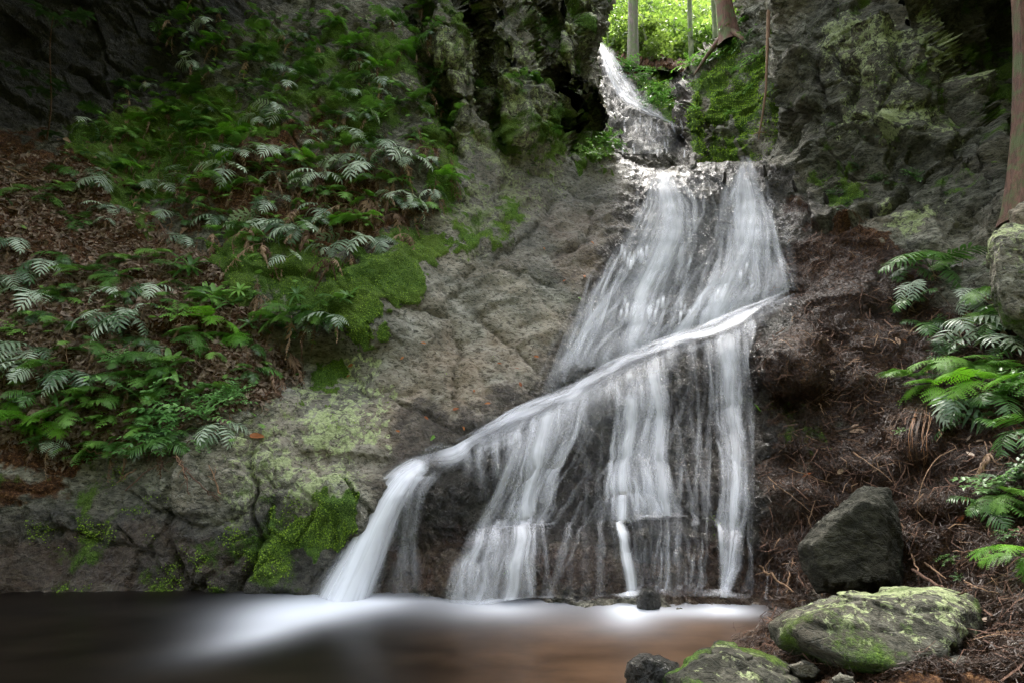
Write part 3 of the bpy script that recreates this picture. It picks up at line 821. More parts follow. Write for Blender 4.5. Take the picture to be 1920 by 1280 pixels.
class Water:
    def __init__(s): s.v = []; s.f = []; s.a = []; s.uv = []; s.n = 0; s.k = 0
    def add(s, rows, sfn=None, nfn=None, off=.045, nw=12, dens=1., step=7., pts=None, bulge=.0):
        s.k += 1
        sd_ = (s.k * .37) % 1
        r = np.array(rows, float)
        seg = np.hypot(np.diff((r[:, 0] + r[:, 2]) / 2), np.diff((r[:, 1] + r[:, 3]) / 2))
        t = np.r_[0, np.cumsum(seg)]
        nt_ = max(4, int(t[-1] / step)); q = np.linspace(0, t[-1], nt_)
        # smooth interpolation
        def ip(c):
            y = np.interp(q, t, r[:, c]); k = max(1, int(nt_ / len(r) / 2.5))
            if k > 1:
                yy = np.pad(y, k, mode='reflect', reflect_type='odd'); ker = np.hanning(2 * k + 3)[1:-1]; ker /= ker.sum()
                y = np.convolve(yy, ker, 'valid')
            return y
        x1, y1, x2, y2, d = (ip(c) for c in range(5))
        u = np.linspace(0, 1, nw)
        X = x1[:, None] * (1 - u) + x2[:, None] * u; Yp = y1[:, None] * (1 - u) + y2[:, None] * u
        if pts is None:
            p = (sfn or smooth_surf)(X, Yp); nn = (nfn or snorm)(X, Yp)
            p = p + nn * (off + bulge * np.sin(np.pi * u)[None, :, None])
        else:
            z = np.interp(q, t, np.array(pts, float))
            p = P(X, Yp, z[:, None] - bulge * np.sin(np.pi * u)[None, :])
        wd = np.linalg.norm(p[:, -1] - p[:, 0], axis=1).mean()
        ln = np.r_[0, np.cumsum(np.linalg.norm(np.diff(p[:, nw // 2], axis=0), axis=1))]
        e = 1 - np.abs(2 * u - 1)
        fade = np.clip(np.minimum(np.arange(nt_), 99) / 3., 0, 1)
        s.v.append(p.reshape(-1, 3))
        s.a.append(np.stack([np.broadcast_to(e, p.shape[:2]), np.broadcast_to((d * dens * fade)[:, None], p.shape[:2]), np.full(p.shape[:2], sd_)], -1).reshape(-1, 3))
        s.uv.append(np.stack([np.broadcast_to(u * wd, p.shape[:2]), np.broadcast_to(ln[:, None], p.shape[:2])], -1).reshape(-1, 2))
        i = np.arange(nt_ * nw).reshape(nt_, nw) + s.n
        s.f.append(np.stack([i[:-1, :-1], i[1:, :-1], i[1:, 1:], i[:-1, 1:]], -1).reshape(-1, 4))
        s.n += nt_ * nw
    def line(s, cl, **kw):
        """a stream along a centre line of (x, y, width, density)"""
        a = np.array(cl, float); d = np.gradient(a[:, :2], axis=0); nn = np.stack([-d[:, 1], d[:, 0]], 1); nn /= np.linalg.norm(nn, axis=1, keepdims=True)
        h = a[:, 2:3] / 2
        r = np.c_[a[:, :2] - nn * h, a[:, :2] + nn * h, a[:, 3]]
        s.add(r, **kw)
    def build(s, name, lab, cat):
        f = np.concatenate(s.f)
        me = mesh_np(name, np.concatenate(s.v), f, WATER, {'W': np.concatenate(s.a)})
        uv = me.uv_layers.new(name='UVMap'); uva = np.concatenate(s.uv)
        li = np.empty(len(me.loops), np.int32); me.loops.foreach_get('vertex_index', li)
        uv.data.foreach_set('uv', uva[li].astype(np.float32).ravel())
        return setp(link(name, me), lab, cat, kind='structure')
W = Water()
# fan above the diagonal stream
A_ = [(1222,318,1262,318,.35),(1212,350,1275,350,.85),(1205,400,1305,395,.9),(1170,470,1310,460,.85),(1120,550,1285,545,.8),(1090,620,1262,625,.75),(1050,700,1230,668,.6)]
W.add(A_, dens=.62); W.add([(a + 14, b, c - 8, d, e) for a, b, c, d, e in A_], dens=.5, off=.075)
W.add([(1232,322,1255,322,.7),(1225,380,1262,380,.9),(1230,440,1285,440,.8),(1205,500,1262,500,.9),(1175,560,1228,560,1.),(1165,620,1225,620,.9),(1150,690,1200,675,.7)], dens=.85, off=.09)
W.add([(1180,450,1230,450,.3),(1110,540,1190,530,.5),(1060,620,1150,620,.5),(1000,740,1110,720,.4)], dens=.72)
W.add([(1150,480,1190,470,.3),(1080,580,1110,580,.5),(1045,650,1075,650,.6),(1005,745,1040,735,.5)], dens=.7)
W.line([(1165,530,8,.2),(1125,580,14,.9),(1105,610,18,1.),(1085,660,16,.6),(1050,720,14,.3)], dens=.9, off=.08)
W.add([(1290,470,1310,470,.2),(1262,560,1300,560,.5),(1240,610,1290,610,.6),(1215,665,1265,655,.6)], dens=.75)
B_ = [(1386,303,1398,303,.9),(1372,330,1412,330,.95),(1350,370,1440,370,.85),(1340,430,1462,430,.9),(1332,490,1472,490,.85),(1300,560,1486,545,.8),(1262,640,1452,590,.7)]
W.add(B_, dens=.68); W.add([(a + 8, b, c - 18, d, e) for a, b, c, d, e in B_], dens=.62, off=.08)
W.add([(1380,330,1404,330,.8),(1375,380,1425,380,.9),(1370,450,1430,450,1.),(1345,520,1395,520,.8),(1310,580,1370,580,.9),(1280,640,1340,625,.9)], dens=.9, off=.1)
W.line([(1352,500,14,.5),(1340,540,18,.9),(1310,580,24,.9),(1290,610,24,.9),(1250,645,24,.9)], dens=.9, off=.1)
W.add([(1430,470,1460,470,.5),(1440,530,1478,520,.7),(1430,575,1480,560,.7)], dens=.8)
W.add([(1455,400,1480,420,.2),(1468,470,1492,470,.45),(1480,545,1500,545,.4)], dens=.75)
W.add([(1290,330,1340,330,.15),(1290,420,1340,420,.3),(1285,500,1340,500,.35),(1270,600,1330,580,.4)], dens=.6)
# little white spurts where the sheet trips over edges
for k in range(46):
    x = random.choice([random.uniform(1180, 1240), random.uniform(1160, 1230), random.uniform(1270, 1310), random.uniform(1330, 1440)])
    y = random.choice([random.uniform(470, 500), random.uniform(565, 600), random.uniform(580, 610)]) if x < 1320 else random.uniform(400, 560)
    W.line([(x + 4, y - 9, 5, .5), (x, y, 8, 1.), (x - 3, y + 22, 9, .4)], dens=1., off=.12, nw=4, step=4)
# diagonal stream
D_ = [(1498,556,6,.5),(1455,575,12,.75),(1400,598,18,.85),(1330,630,20,.9),(1250,655,20,.9),(1190,685,22,.9),(1120,722,24,.9),(1050,760,25,.95),(970,800,28,1.),(900,832,32,1.),(840,854,40,1.),(800,866,46,.9),(770,872,46,.3)]
Dj = [(a + 3 * math.sin(a * .09), b + 4 * math.sin(a * .031) + 2.5 * math.sin(a * .083), c * (1 + .3 * math.sin(a * .047)), d * (.8 + .2 * math.sin(a * .06))) for a, b, c, d in
      [(np.interp(q, range(len(D_)), [z[0] for z in D_]), np.interp(q, range(len(D_)), [z[1] for z in D_]), np.interp(q, range(len(D_)), [z[2] for z in D_]), np.interp(q, range(len(D_)), [z[3] for z in D_])) for q in np.linspace(0, len(D_) - 1, 60)]]
W.line([(a, b, c * 1.5, d) for a, b, c, d in Dj], dens=.72, off=.05, bulge=.015); W.line([(a, b - 1, c * .8, d) for a, b, c, d in Dj], dens=.9, off=.07, bulge=.01)
W.line([(a + 5, b + 8, c * 2.2, d) for a, b, c, d in D_[:10]], dens=.5, off=.05)
W.line([(1440,590,10,.6),(1390,620,18,.9),(1330,645,18,.9),(1270,655,16,.8),(1200,668,12,.7)], dens=1., off=.12)
# below the diagonal
E_ = [(1000,780,1110,735,.7),(965,830,1090,820,.85),(930,900,1050,890,.75),(900,970,1040,970,.7),(885,1010,1020,1000,.75),(860,1060,1015,1060,.7),(848,1122,1005,1122,.7)]
W.add(E_, dens=.62); W.add([(a + 25, b, c - 20, d, e) for a, b, c, d, e in E_], dens=.5, off=.08)
W.add([(1010,785,1060,765,.9),(985,850,1035,840,1.),(965,920,1010,920,.9),(960,1000,1005,1000,.9),(930,1122,975,1122,.9)], dens=.85, off=.1)
W.add([(900,935,960,930,.3),(880,1010,940,1005,.8),(855,1060,910,1060,.7),(840,1122,900,1122,.6)], dens=.75, off=.08)
F_ = [(1150,712,1262,665,.8),(1150,780,1255,780,.8),(1140,860,1250,860,.75),(1135,930,1265,930,.75),(1140,985,1280,985,.75)]
W.add(F_, dens=.6); W.add(F_, dens=.45, off=.085)
W.add([(1160,740,1195,740,.9),(1156,830,1190,830,1.),(1150,900,1182,900,1.),(1150,985,1180,985,1.),(1158,1060,1190,1060,1.),(1165,1138,1195,1138,1.)], dens=.92, off=.1)
W.add([(1205,700,1240,690,.8),(1215,800,1245,800,.9),(1222,900,1250,900,.8),(1235,980,1265,980,.8)], dens=.8, off=.1)
G_ = [(1315,640,1405,610,.8),(1325,700,1400,700,.85),(1328,780,1400,780,.8),(1345,850,1408,850,.85),(1345,930,1405,925,.9),(1342,985,1390,985,.9),(1345,1050,1376,1050,.9),(1347,1132,1372,1132,.9)]
W.add(G_, dens=.62); W.add([(a + 12, b, c - 14, d, e) for a, b, c, d, e in G_], dens=.85, off=.09)
W.add([(1385,640,1400,640,.4),(1395,720,1412,720,.5),(1402,850,1416,850,.5),(1400,1000,1412,1000,.4),(1398,1120,1412,1120,.3)], dens=.75)
W.add([(1185,985,1300,980,.7),(1190,1010,1305,1010,.55),(1195,1060,1310,1060,.5),(1200,1135,1315,1135,.5)], dens=.35, off=.07)
W.line([(1180,1000,8,.5),(1210,986,12,1.),(1250,987,14,.7),(1290,984,10,.5)], dens=.55, off=.09)
W.line([(880,1015,8,.5),(930,1006,12,.8),(990,1000,12,.8),(1040,990,8,.6)], dens=.8, off=.09)
for x, y0, y1_, w_, d in [(1303,800,1000,12,.6),(1312,1000,1128,8,.8),(1325,690,990,14,.5),(1275,860,985,12,.6),(1120,800,1000,14,.35),(1095,860,1120,16,.3),(1250,990,1130,14,.8),(1268,1000,1130,10,.5),
                          (1395,940,1120,10,.5),(1420,1040,1120,5,.5),(1440,1050,1130,4,.5),(1462,1060,1120,3,.5),
                          (1068,980,1120,12,.3),(1388,800,930,10,.7),(1290,700,830,20,.3),(1410,760,850,6,.6),(1240,700,860,10,.7)]:
    W.line([(x + 3, y0, w_ * .6, d), (x, (y0 + y1_) / 2, w_, d), (x - 2, y1_, w_ * 1.8, d * .6)], dens=.62, off=.08, nw=5)
W.add([(760,885,850,880,.5),(745,930,800,930,.5),(730,1010,790,1010,.35),(715,1115,800,1115,.3)], dens=1.1)
def filaments(F, n, seed, wd=(12, 30), dn=(.3, .75), off=(.06, .13), loose=.0):
    g = random.Random(seed); a = np.array(F, float); t = np.arange(len(a))
    for k in range(n):
        u = g.uniform(.02, .98); du = g.uniform(-.10, .10); t0 = g.uniform(-.6, len(a) - 1.8); t1 = min(len(a) - 1, t0 + g.uniform(.9, 3.2)); t0 = max(t0, 0)
        m = 9; tt_ = np.linspace(t0, t1, m); uu = np.clip(u + du * np.linspace(-1, 1, m) , -loose, 1 + loose)
        x = np.interp(tt_, t, a[:, 0]) * (1 - uu) + np.interp(tt_, t, a[:, 2]) * uu
        y = np.interp(tt_, t, a[:, 1]) * (1 - uu) + np.interp(tt_, t, a[:, 3]) * uu
        w_ = g.uniform(*wd); d = g.uniform(*dn)
        W.line([(x[i], y[i], w_ * (.45 + .75 * i / (m - 1)), d * math.sin(math.pi * (i + .7) / (m + .6)) ** .5) for i in range(m)], dens=1., off=g.uniform(*off), nw=5, step=7)
wide = [(1200,330,1440,330,.4),(1180,420,1470,410,.45),(1120,500,1485,500,.5),(1060,590,1485,560,.5),(1010,720,1300,640,.4)]
W.add(wide, dens=.5, off=.05, nw=30)
low = [(960,800,1410,610,.4),(925,880,1415,760,.45),(895,980,1415,930,.4),(860,1122,1410,1130,.36)]
W.add(low, dens=.14, off=.05, nw=30)
filaments(A_, 90, 1, (7, 22), (.25, .6)); filaments(B_, 90, 2, (7, 22), (.25, .6)); filaments(wide, 60, 3, (6, 18), (.2, .45))
filaments(E_, 90, 4, (6, 26), (.25, .6)); filaments(F_, 90, 5, (6, 24), (.25, .6)); filaments(G_, 70, 6, (6, 20), (.25, .65)); filaments([(1180,985,1300,985,.5),(1175,1060,1310,1060,.5),(1170,1130,1315,1130,.5)], 26, 9, (6, 16), (.2, .5)); filaments(low, 44, 7, (6, 20), (.15, .38))
# water braiding into and spilling over the diagonal
g_ = random.Random(8)
Dn = np.array(D_)
for k in range(40):
    i = g_.uniform(0, 8.); x = np.interp(i, range(len(Dn)), Dn[:, 0]); y = np.interp(i, range(len(Dn)), Dn[:, 1])
    j = min(i + g_.uniform(.8, 2.5), 12); x2 = np.interp(j, range(len(Dn)), Dn[:, 0]); y2 = np.interp(j, range(len(Dn)), Dn[:, 1])
    o1, o2 = g_.uniform(-14, 10), g_.uniform(-6, 8)
    W.line([(x + 4, y + o1, 5, .5), ((x + x2) / 2, (y + y2) / 2 + (o1 + o2) / 2 + g_.uniform(-4, 4), 16, .8), (x2, y2 + o2, 8, .4)], dens=.75, off=g_.uniform(.09, .15), nw=5)
for k in range(46):
    i = g_.uniform(.8, 9.5); x = np.interp(i, range(len(Dn)), Dn[:, 0]); y = np.interp(i, range(len(Dn)), Dn[:, 1]); L = g_.uniform(25, 110)
    W.line([(x + 5, y + 2, 14, .6), (x + 1, y + L * .35, 22, .6), (x - 3, y + L, 26, .1)], dens=.9, off=g_.uniform(.06, .11), nw=6)
for cl_ in ([(838,1122,20,.3),(880,1121,30,.7),(940,1121,34,.8),(1000,1122,26,.5),(1040,1124,16,.2)], [(1140,1130,16,.2),(1165,1131,30,.8),(1190,1132,32,.9),(1225,1134,20,.3)],
            [(1300,1135,16,.2),(1340,1131,28,.7),(1370,1132,26,.7),(1410,1138,14,.2)], [(740,1120,14,.2),(790,1119,20,.4),(840,1121,14,.2)], [(1040,1124,10,.2),(1100,1127,14,.3),(1150,1130,10,.2)]):
    W.line(cl_, dens=.8, off=.10, nw=9, step=5)
W.build('waterfall', 'silky white water fanning down the rock slab', 'waterfall')
# free-falling chute at the foot of the diagonal stream
H = Water()
ch = [(800,842,818,884,.7),(770,856,812,888,.95),(742,870,806,892,1.),(722,888,796,898,1.),(690,930,776,925,1.),(660,985,752,975,1.),(630,1040,732,1040,1.),(604,1085,716,1085,1.),(582,1124,704,1124,1.)]
dz = [5.38, 5.30, 5.22, 5.12, 5.0, 4.92, 4.86, 4.82, 4.78]
H.add([(a - 14 * min(1, k / 5), b, c + 14 * min(1, k / 5), d, e) for k, (a, b, c, d, e) in enumerate(ch)], pts=[z + .03 for z in dz], dens=.5, bulge=.06, nw=18)
H.add(ch, pts=dz, dens=1.05, bulge=.10, nw=16)
H.add([(a + 8, b + 3, c - 6, d + 3, e) for a, b, c, d, e in ch], pts=[z - .03 for z in dz], dens=1.0, bulge=.13, nw=16)
H.add([(a - 8, b, c + 6, d, e) for a, b, c, d, e in ch], pts=[z + .05 for z in dz], dens=.85, bulge=.05, nw=16)
H.line([(792,888,10,.7),(780,930,22,.8),(755,980,26,.6),(738,1040,26,.35),(730,1110,30,.2)], pts=[5.2, 5.1, 5.02, 4.95, 4.9], dens=.9)
H.build('water_chute', 'thick white jet arcing off the slab into the pool', 'waterfall')
# upper cascade
U = Water()
def surf2s(px, py):
    i = np.clip(np.searchsorted(qx2, px) - 1, 0, len(qx2) - 2); j = np.clip(np.searchsorted(qy2, py) - 1, 0, len(qy2) - 2)
    return b2[j, i]
uc = [(1116,86,1138,88,.9),(1124,120,1160,118,.95),(1134,160,1186,155,.9),(1146,195,1215,190,.8),(1176,222,1262,235,.55)]
kw = dict(sfn=surf2s, nfn=norm2, off=.10)
U.add(uc, dens=.6, **kw); U.add([(a + 2, b, c - 14, d, e) for a, b, c, d, e in uc], dens=.55, sfn=surf2s, nfn=norm2, off=.16)
U.line([(1128,100,14,.9),(1142,160,16,1.),(1160,195,18,1.),(1190,218,18,1.),(1230,238,14,.9),(1262,254,8,.6)], dens=.65, sfn=surf2s, nfn=norm2, off=.18)
U.add([(1150,215,1250,240,.6),(1160,250,1280,262,.5),(1165,300,1300,298,.4)], dens=.62, **kw)
for k in range(26):
    x = random.uniform(1165, 1290); y = random.uniform(225, 285)
    U.line([(x, y, 4, .6), (x + 1, y + 10, 6, .8), (x + 2, y + 24, 5, .5)], dens=.9, nw=4, step=4, **kw)
U.build('upper_cascade', 'narrow white cascade sliding down behind the cliff edge', 'waterfall')
# ------------------------------------------------------------------ plant shapes
def leaf_strip(base, d, up, L, Wd, n=4, droop=.3, fold=.25, prof=None):
    """one lanceolate blade with a midrib fold: returns verts, quads"""
    d = d / np.linalg.norm(d); s = np.cross(up, d); s /= np.linalg.norm(s) + 1e-9; nrm = np.cross(d, s)
    vs, fs = [], []
    for k in range(n + 1):
        t = k / n
        w_ = (math.sin(math.pi * min(1, (t * .92 + .08)) ** .75) if prof is None else prof(t)) * Wd * .5
        c = base + d * L * t * (1 - .15 * droop * t) - nrm * L * droop * t * t
        vs += [c - s * w_ + nrm * w_ * fold, c, c + s * w_ + nrm * w_ * fold]
        if k:
            a = (k - 1) * 3
            fs += [(a, a + 1, a + 4, a + 3), (a + 1, a + 2, a + 5, a + 4)]
    return np.array(vs), np.array(fs)
class Acc:
    def __init__(s): s.v = []; s.f = []; s.n = 0
    def add(s, vf):
        v, f = vf
        s.v.append(v); s.f.append(f + s.n); s.n += len(v)
    def mesh(s, name, mat, smooth=True):
        return mesh_np(name, np.concatenate(s.v), np.concatenate(s.f), mat, None, smooth)
def tube(pts, rad, n=6):
    pts = np.asarray(pts, float); m = len(pts); rad = np.broadcast_to(np.asarray(rad, float), m)
    T = np.gradient(pts, axis=0); T /= np.linalg.norm(T, axis=1, keepdims=True) + 1e-9
    ref = np.array([0, 0, 1.]) if abs(T[:, 2]).mean() < .8 else np.array([1., 0, 0])
    A = np.cross(T, ref); A /= np.linalg.norm(A, axis=1, keepdims=True) + 1e-9; B = np.cross(T, A)
    a = np.linspace(0, 2 * math.pi, n, endpoint=False)
    v = pts[:, None] + rad[:, None, None] * (A[:, None] * np.cos(a)[None, :, None] + B[:, None] * np.sin(a)[None, :, None])
    i = np.arange(m * n).reshape(m, n); j = np.roll(i, -1, 1)
    f = np.stack([i[:-1], j[:-1], j[1:], i[1:]], -1).reshape(-1, 4)
    return v.reshape(-1, 3), f
def arc(n, e0, e1, pw=1., yaw=0.):
    """unit-length arching midrib in the XZ plane; e0, e1 elevations in degrees"""
    p = [np.zeros(3)]
    for k in range(n):
        e = R(e0 + (e1 - e0) * ((k + .5) / n) ** pw); y = R(yaw * k / n)
        p.append(p[-1] + np.array([math.cos(e) * math.cos(y), math.cos(e) * math.sin(y), math.sin(e)]) / n)
    return np.array(p)
def frond(kind, seed):
    r = random.Random(seed); a = Acc()
    if kind == 'silver': e0, e1, pr, t0, lm, wd, dr = r.uniform(5, 35), r.uniform(-95, -75), r.randint(7, 9), .30, .44, .07, .3
    elif kind == 'deep': e0, e1, pr, t0, lm, wd, dr = r.uniform(15, 40), r.uniform(-75, -45), 13, .22, .36, .055, .3
    elif kind == 'green': e0, e1, pr, t0, lm, wd, dr = r.uniform(10, 40), r.uniform(-65, -25), 14, .2, .36, .05, .2
    else: e0, e1, pr, t0, lm, wd, dr = r.uniform(-25, 0), r.uniform(-105, -85), 10, .2, .22, .06, .9
    N = 14
    c = arc(N, e0, e1, .8 if kind != 'dead' else .35, r.uniform(-25, 25))
    a.add(tube(c[::2] if N % 2 == 0 else c, np.linspace(.009, .003, len(c[::2])), 4))
    for k in range(pr + 1):
        t = t0 + (1 - t0) * k / pr
        x = t * N; i = min(int(x), N - 1); b = c[i] + (c[i + 1] - c[i]) * (x - i)
        T = c[i + 1] - c[i]; T /= np.linalg.norm(T); S = np.cross([0, 0, 1.], T); S /= np.linalg.norm(S) + 1e-9; U = np.cross(T, S)
        q = k / pr
        if kind == 'silver': L = lm * (1 - q ** 1.5 * .72) * (1 if k else .85)
        elif kind == 'dead': L = lm * (1 - .7 * q) * r.uniform(.6, 1.1)
        else: L = lm * (math.sin(math.pi * (.22 + .74 * q)) ** .9 + .04)
        for sd_ in ((-1, 1) if k < pr else (0,)):
            if sd_ and r.random() < (.05 if kind != 'dead' else .2): continue
            an = R({'silver': 20, 'deep': 20, 'green': 22, 'dead': 30}[kind] + 30 * q + r.uniform(-6, 6))
            d = S * sd_ * math.cos(an) + T * math.sin(an) if sd_ else T
            d = d + U * r.uniform(-.08, .12)
            LL = L * r.uniform(.88, 1.1)
            if kind == 'green':
                m = 7; dn_ = d / np.linalg.norm(d); sp = np.cross(U, dn_)
                for j in range(m):
                    u = (j + .6) / m; bb = b + dn_ * LL * u - U * LL * .25 * u * u
                    for s2_ in (-1, 1):
                        a.add(leaf_strip(bb, dn_ * .55 + sp * s2_, U, LL * .30 * (1 - u * .7) * r.uniform(.8, 1.15), .036 * (1 - .4 * u), 1 if j else 2, .2, .1, lambda t_: (1 - t_) * .9 + .1))
                a.add(leaf_strip(b, dn_, U, LL, .014, 3, .25, .1))
            elif kind == 'dead':
                d = d + np.array([0, 0, -.9]) + U * r.uniform(-.4, .5)
                a.add(leaf_strip(b, d, U + S * r.uniform(-1, 1), LL, wd * r.uniform(.5, 1.1), 3, r.uniform(.3, 1.3), r.uniform(-1.2, 1.2)))
            else:
                a.add(leaf_strip(b, d, U, LL, wd * (1 - .35 * q), 4, dr * r.uniform(.6, 1.5), .28))
    return a
FR = {}
for kd, n_ in (('silver', 5), ('green', 4), ('deep', 4), ('dead', 5)):
    base = [frond(kd, 100 + k * 13 + len(kd)) for k in range(n_)]
    if kd == 'green':
        FR['green'] = [b.mesh('frond', M['green'], False) for b in base]; FR['lime'] = [b.mesh('frond', M['lime'], False) for b in base]
    else: FR[kd] = [b.mesh('frond' if kd != 'dead' else 'dead_frond', M[kd]) for b in base]
def rosette(seed, n, up, wid, droop):
    r = random.Random(seed); a = Acc()
    for k in range(n):
        az = k * 2.4 + r.uniform(-.3, .3); e = R(r.uniform(*up))
        d = np.array([math.cos(az) * math.cos(e), math.sin(az) * math.cos(e), math.sin(e)])
        a.add(leaf_strip(np.zeros(3), d, np.array([0, 0, 1.]), r.uniform(.7, 1.05), wid * r.uniform(.8, 1.15), 6, droop * r.uniform(.6, 1.4), .25, lambda t_: .25 + .75 * math.sin(math.pi * (t_ ** 1.25) * .93)))
    return a
ROS = {m: [rosette(5 + k, 13, (10, 65), .21, .45).mesh('leaf_rosette', M[m]) for k in range(2)] for m in ('green', 'deep')}
STRAP = [rosette(55 + k, 12, (20, 70), .09, .7).mesh('strap_leaves', M['green']) for k in range(2)]
def leaf_cloud(pts, size, nrm=None, flat=.5, ar=.55, seed=1, curl=.0):
    """many small rhombic leaves at pts; flat=1 lies along nrm (default up)"""
    g = np.random.default_rng(seed); n = len(pts)
    up = np.broadcast_to(np.array([0, 0, 1.]) if nrm is None else nrm, (n, 3))
    nn = g.normal(size=(n, 3)) * (1 - flat) + up * (flat + .15); nn /= np.linalg.norm(nn, axis=1, keepdims=True)
    d = g.normal(size=(n, 3)); d -= nn * (d * nn).sum(1, keepdims=True); d /= np.linalg.norm(d, axis=1, keepdims=True)
    s_ = np.cross(nn, d)
    L = (np.broadcast_to(size, n) * g.uniform(.6, 1.35, n))[:, None] * .5; Wd = L * ar * g.uniform(.7, 1.3, n)[:, None]
    if curl == 0:
        v = np.stack([pts - d * L, pts - d * L * .1 + s_ * Wd, pts + d * L, pts - d * L * .1 - s_ * Wd], 1)
        f = np.arange(n * 4).reshape(n, 4)
    else:
        cu = curl * g.uniform(-.3, 1, n)[:, None] * L
        v = np.stack([pts - d * L + nn * cu * .3, pts + s_ * Wd + nn * cu, pts + d * L + nn * cu * .8, pts - s_ * Wd + nn * cu, pts], 1)
        i = (np.arange(n) * 5)[:, None]
        f = np.concatenate([i + np.array([[0, 1, 4, 3]]), i + np.array([[3, 4, 1, 2]])])
        f = np.concatenate([np.c_[i, i + 1, i + 4], np.c_[i + 1, i + 2, i + 4], np.c_[i + 2, i + 3, i + 4], np.c_[i + 3, i, i + 4]])
    return v.reshape(-1, 3), f
def shrub_mesh(seed, n=26, leaf=.13, name='leafy_stems', mat='shrub'):
    r = random.Random(seed); a = Acc(); pts = []
    for k in range(n):
        az = r.uniform(0, 6.28); e = R(r.uniform(15, 80)); L = r.uniform(.5, 1)
        c = arc(6, math.degrees(e), math.degrees(e) - 50, 1, r.uniform(-30, 30)) * L
        c = c @ np.array(Matrix.Rotation(az, 3, 'Z')).T
        a.add(tube(c, np.linspace(.008, .003, 7), 3))
        for j in range(2, 7):
            T = c[j] - c[j - 1]; T /= np.linalg.norm(T); S = np.cross([0, 0, 1.], T)
            for s_ in ((-1, 1) if j < 6 else (-1, 0, 1)):
                a.add(leaf_strip(c[j], T * (.5 if s_ else 1) + S * s_ * .9 + np.array([0, 0, r.uniform(-.2, .3)]), np.array([0, 0, 1.]), leaf * r.uniform(.8, 1.3), leaf * .5, 2, .2, .2))
    return a.mesh(name, M[mat])
SHR = [shrub_mesh(9), shrub_mesh(10), shrub_mesh(12, 18)]
SHRD = [shrub_mesh(21, 16, .16, 'leafy_stems', 'green'), shrub_mesh(22, 12, .2, 'leafy_stems', 'deep')]

ORD = ['', 'second ', 'third ', 'fourth ', 'fifth ', 'sixth ', 'seventh ', 'eighth ', 'ninth ', 'tenth ', 'eleventh ', 'twelfth ', 'thirteenth ', 'fourteenth ', 'fifteenth ', 'sixteenth ', 'seventeenth ', 'eighteenth ', 'nineteenth ', 'twentieth ']
ZONES = [('on the dark upper left rock', (330, 90)), ('along the cliff top', (600, 70)), ('on the gorge buttress', (960, 150)),
         ('on the upper moss bank', (300, 240)), ('in the upper fern belt', (560, 200)), ('by the high glossy rosette', (730, 230)),
         ('in the middle fern belt', (470, 320)), ('above the hanging brown fronds', (640, 330)), ('at the cliff corner', (790, 350)),
         ('on the far left litter', (60, 430)), ('on litter below the moss bank', (220, 400)), ('over the dark mossy wall', (460, 430)),
         ('beside the bright moss drape', (640, 460)), ('on the middle litter slope', (200, 560)), ('beside the green rosette cluster', (380, 600)),
         ('on the ledge left of moss', (570, 600)), ('low at the far left', (60, 740)), ('around the pale leafy shrub', (300, 760)),
         ('by the lichened right edge rock', (1780, 500)), ('in the middle right bank', (1780, 620)), ('over the red roots', (1780, 740)),
         ('right of the dark boulder', (1880, 960)), ('on the back cliff', (1280, 180)), ('on the right bluff face', (1650, 270))]
TYPEW = {'silver': 'silvery', 'green': 'lacy green', 'lime': 'bright lime green', 'deep': 'dark green', 'dead': 'withered brown'}
PLANTS = []    # (object, kind word, px, py, cat)
def register(o, word, px, py, cat, extra=''):
    z = min(ZONES, key=lambda z_: math.hypot(px - z_[1][0], py - z_[1][1]))[0]
    PLANTS.append((o, word, z, px, py, cat, extra))
def name_plants():
    g = {}
    for t in PLANTS: g.setdefault((t[1], t[2]), []).append(t)
    for (wd, z), L in g.items():
        L.sort(key=lambda t: t[4])
        nr = 1 if len(L) <= 9 else 2 if len(L) <= 20 else 3
        for r_i in range(nr):
            row = sorted(L[r_i * len(L) // nr:(r_i + 1) * len(L) // nr], key=lambda t: t[3])
            pre = '' if nr == 1 else ('upper ', 'lower ')[r_i] if nr == 2 else ('upper ', 'mid height ', 'lower ')[r_i]
            for k, t in enumerate(row):
                if len(row) == 1: lab = '%s%s %s' % (pre, wd, z)
                else: lab = '%s%s %s, %sfrom left' % (pre, wd, z, ORD[k] if k else 'first ')
                setp(t[0], lab, t[5], {'fern': 'ferns growing on the rocks', 'plant': 'rosette plants on the rocks', 'shrub': 'leafy shrubs on the rocks'}[t[5]])
def outward(px, py, sf=None, nf=None):
    p = (sf or surf)(px, py); n = (nf or snorm)(px, py)
    az = math.atan2(n[1], n[0])
    return p, n, az
def fern(px, py, kind, size, nf=None, dead=0, face=None, spread=95, tilt=0, sf=None, nfn=None, seed=None, lift=.02):
    r = random.Random(seed if seed is not None else int(px * 7 + py * 13))
    p, n, az = outward(px, py, sf, nfn)
    if n[1] > -.2: az = -math.pi / 2
    if face is not None: az = R(face)
    e = empty('fern', V(p + n * lift), (0, 0, 0))
    k = nf or r.randint(4, 6)
    for i in range(k):
        a = az + R(spread) * ((i + .5) / k * 2 - 1) + R(r.uniform(-12, 12))
        me = r.choice(FR[kind])
        o = bpy.data.objects.new('frond', me); COL.objects.link(o); o.parent = e
        s_ = size * r.uniform(.6, 1.2)
        o.scale = (s_,) * 3
        o.rotation_euler = (R(r.uniform(-28, 28)), R(r.uniform(-26, 22) + tilt), a)
    for i in range(dead):
        o = bpy.data.objects.new('dead_frond', r.choice(FR['dead'])); COL.objects.link(o); o.parent = e
        s_ = size * r.uniform(.8, 1.35)
        o.scale = (s_,) * 3
        o.rotation_euler = (R(r.uniform(-15, 15)), R(r.uniform(-10, 20)), az + R(r.uniform(-75, 75)))
    register(e, ('large ' if size > .5 else 'small ' if size < .24 else '') + TYPEW[kind] + ' fern', px, py, 'fern')
    return e
S_ = 'silver'; G_2 = 'green'
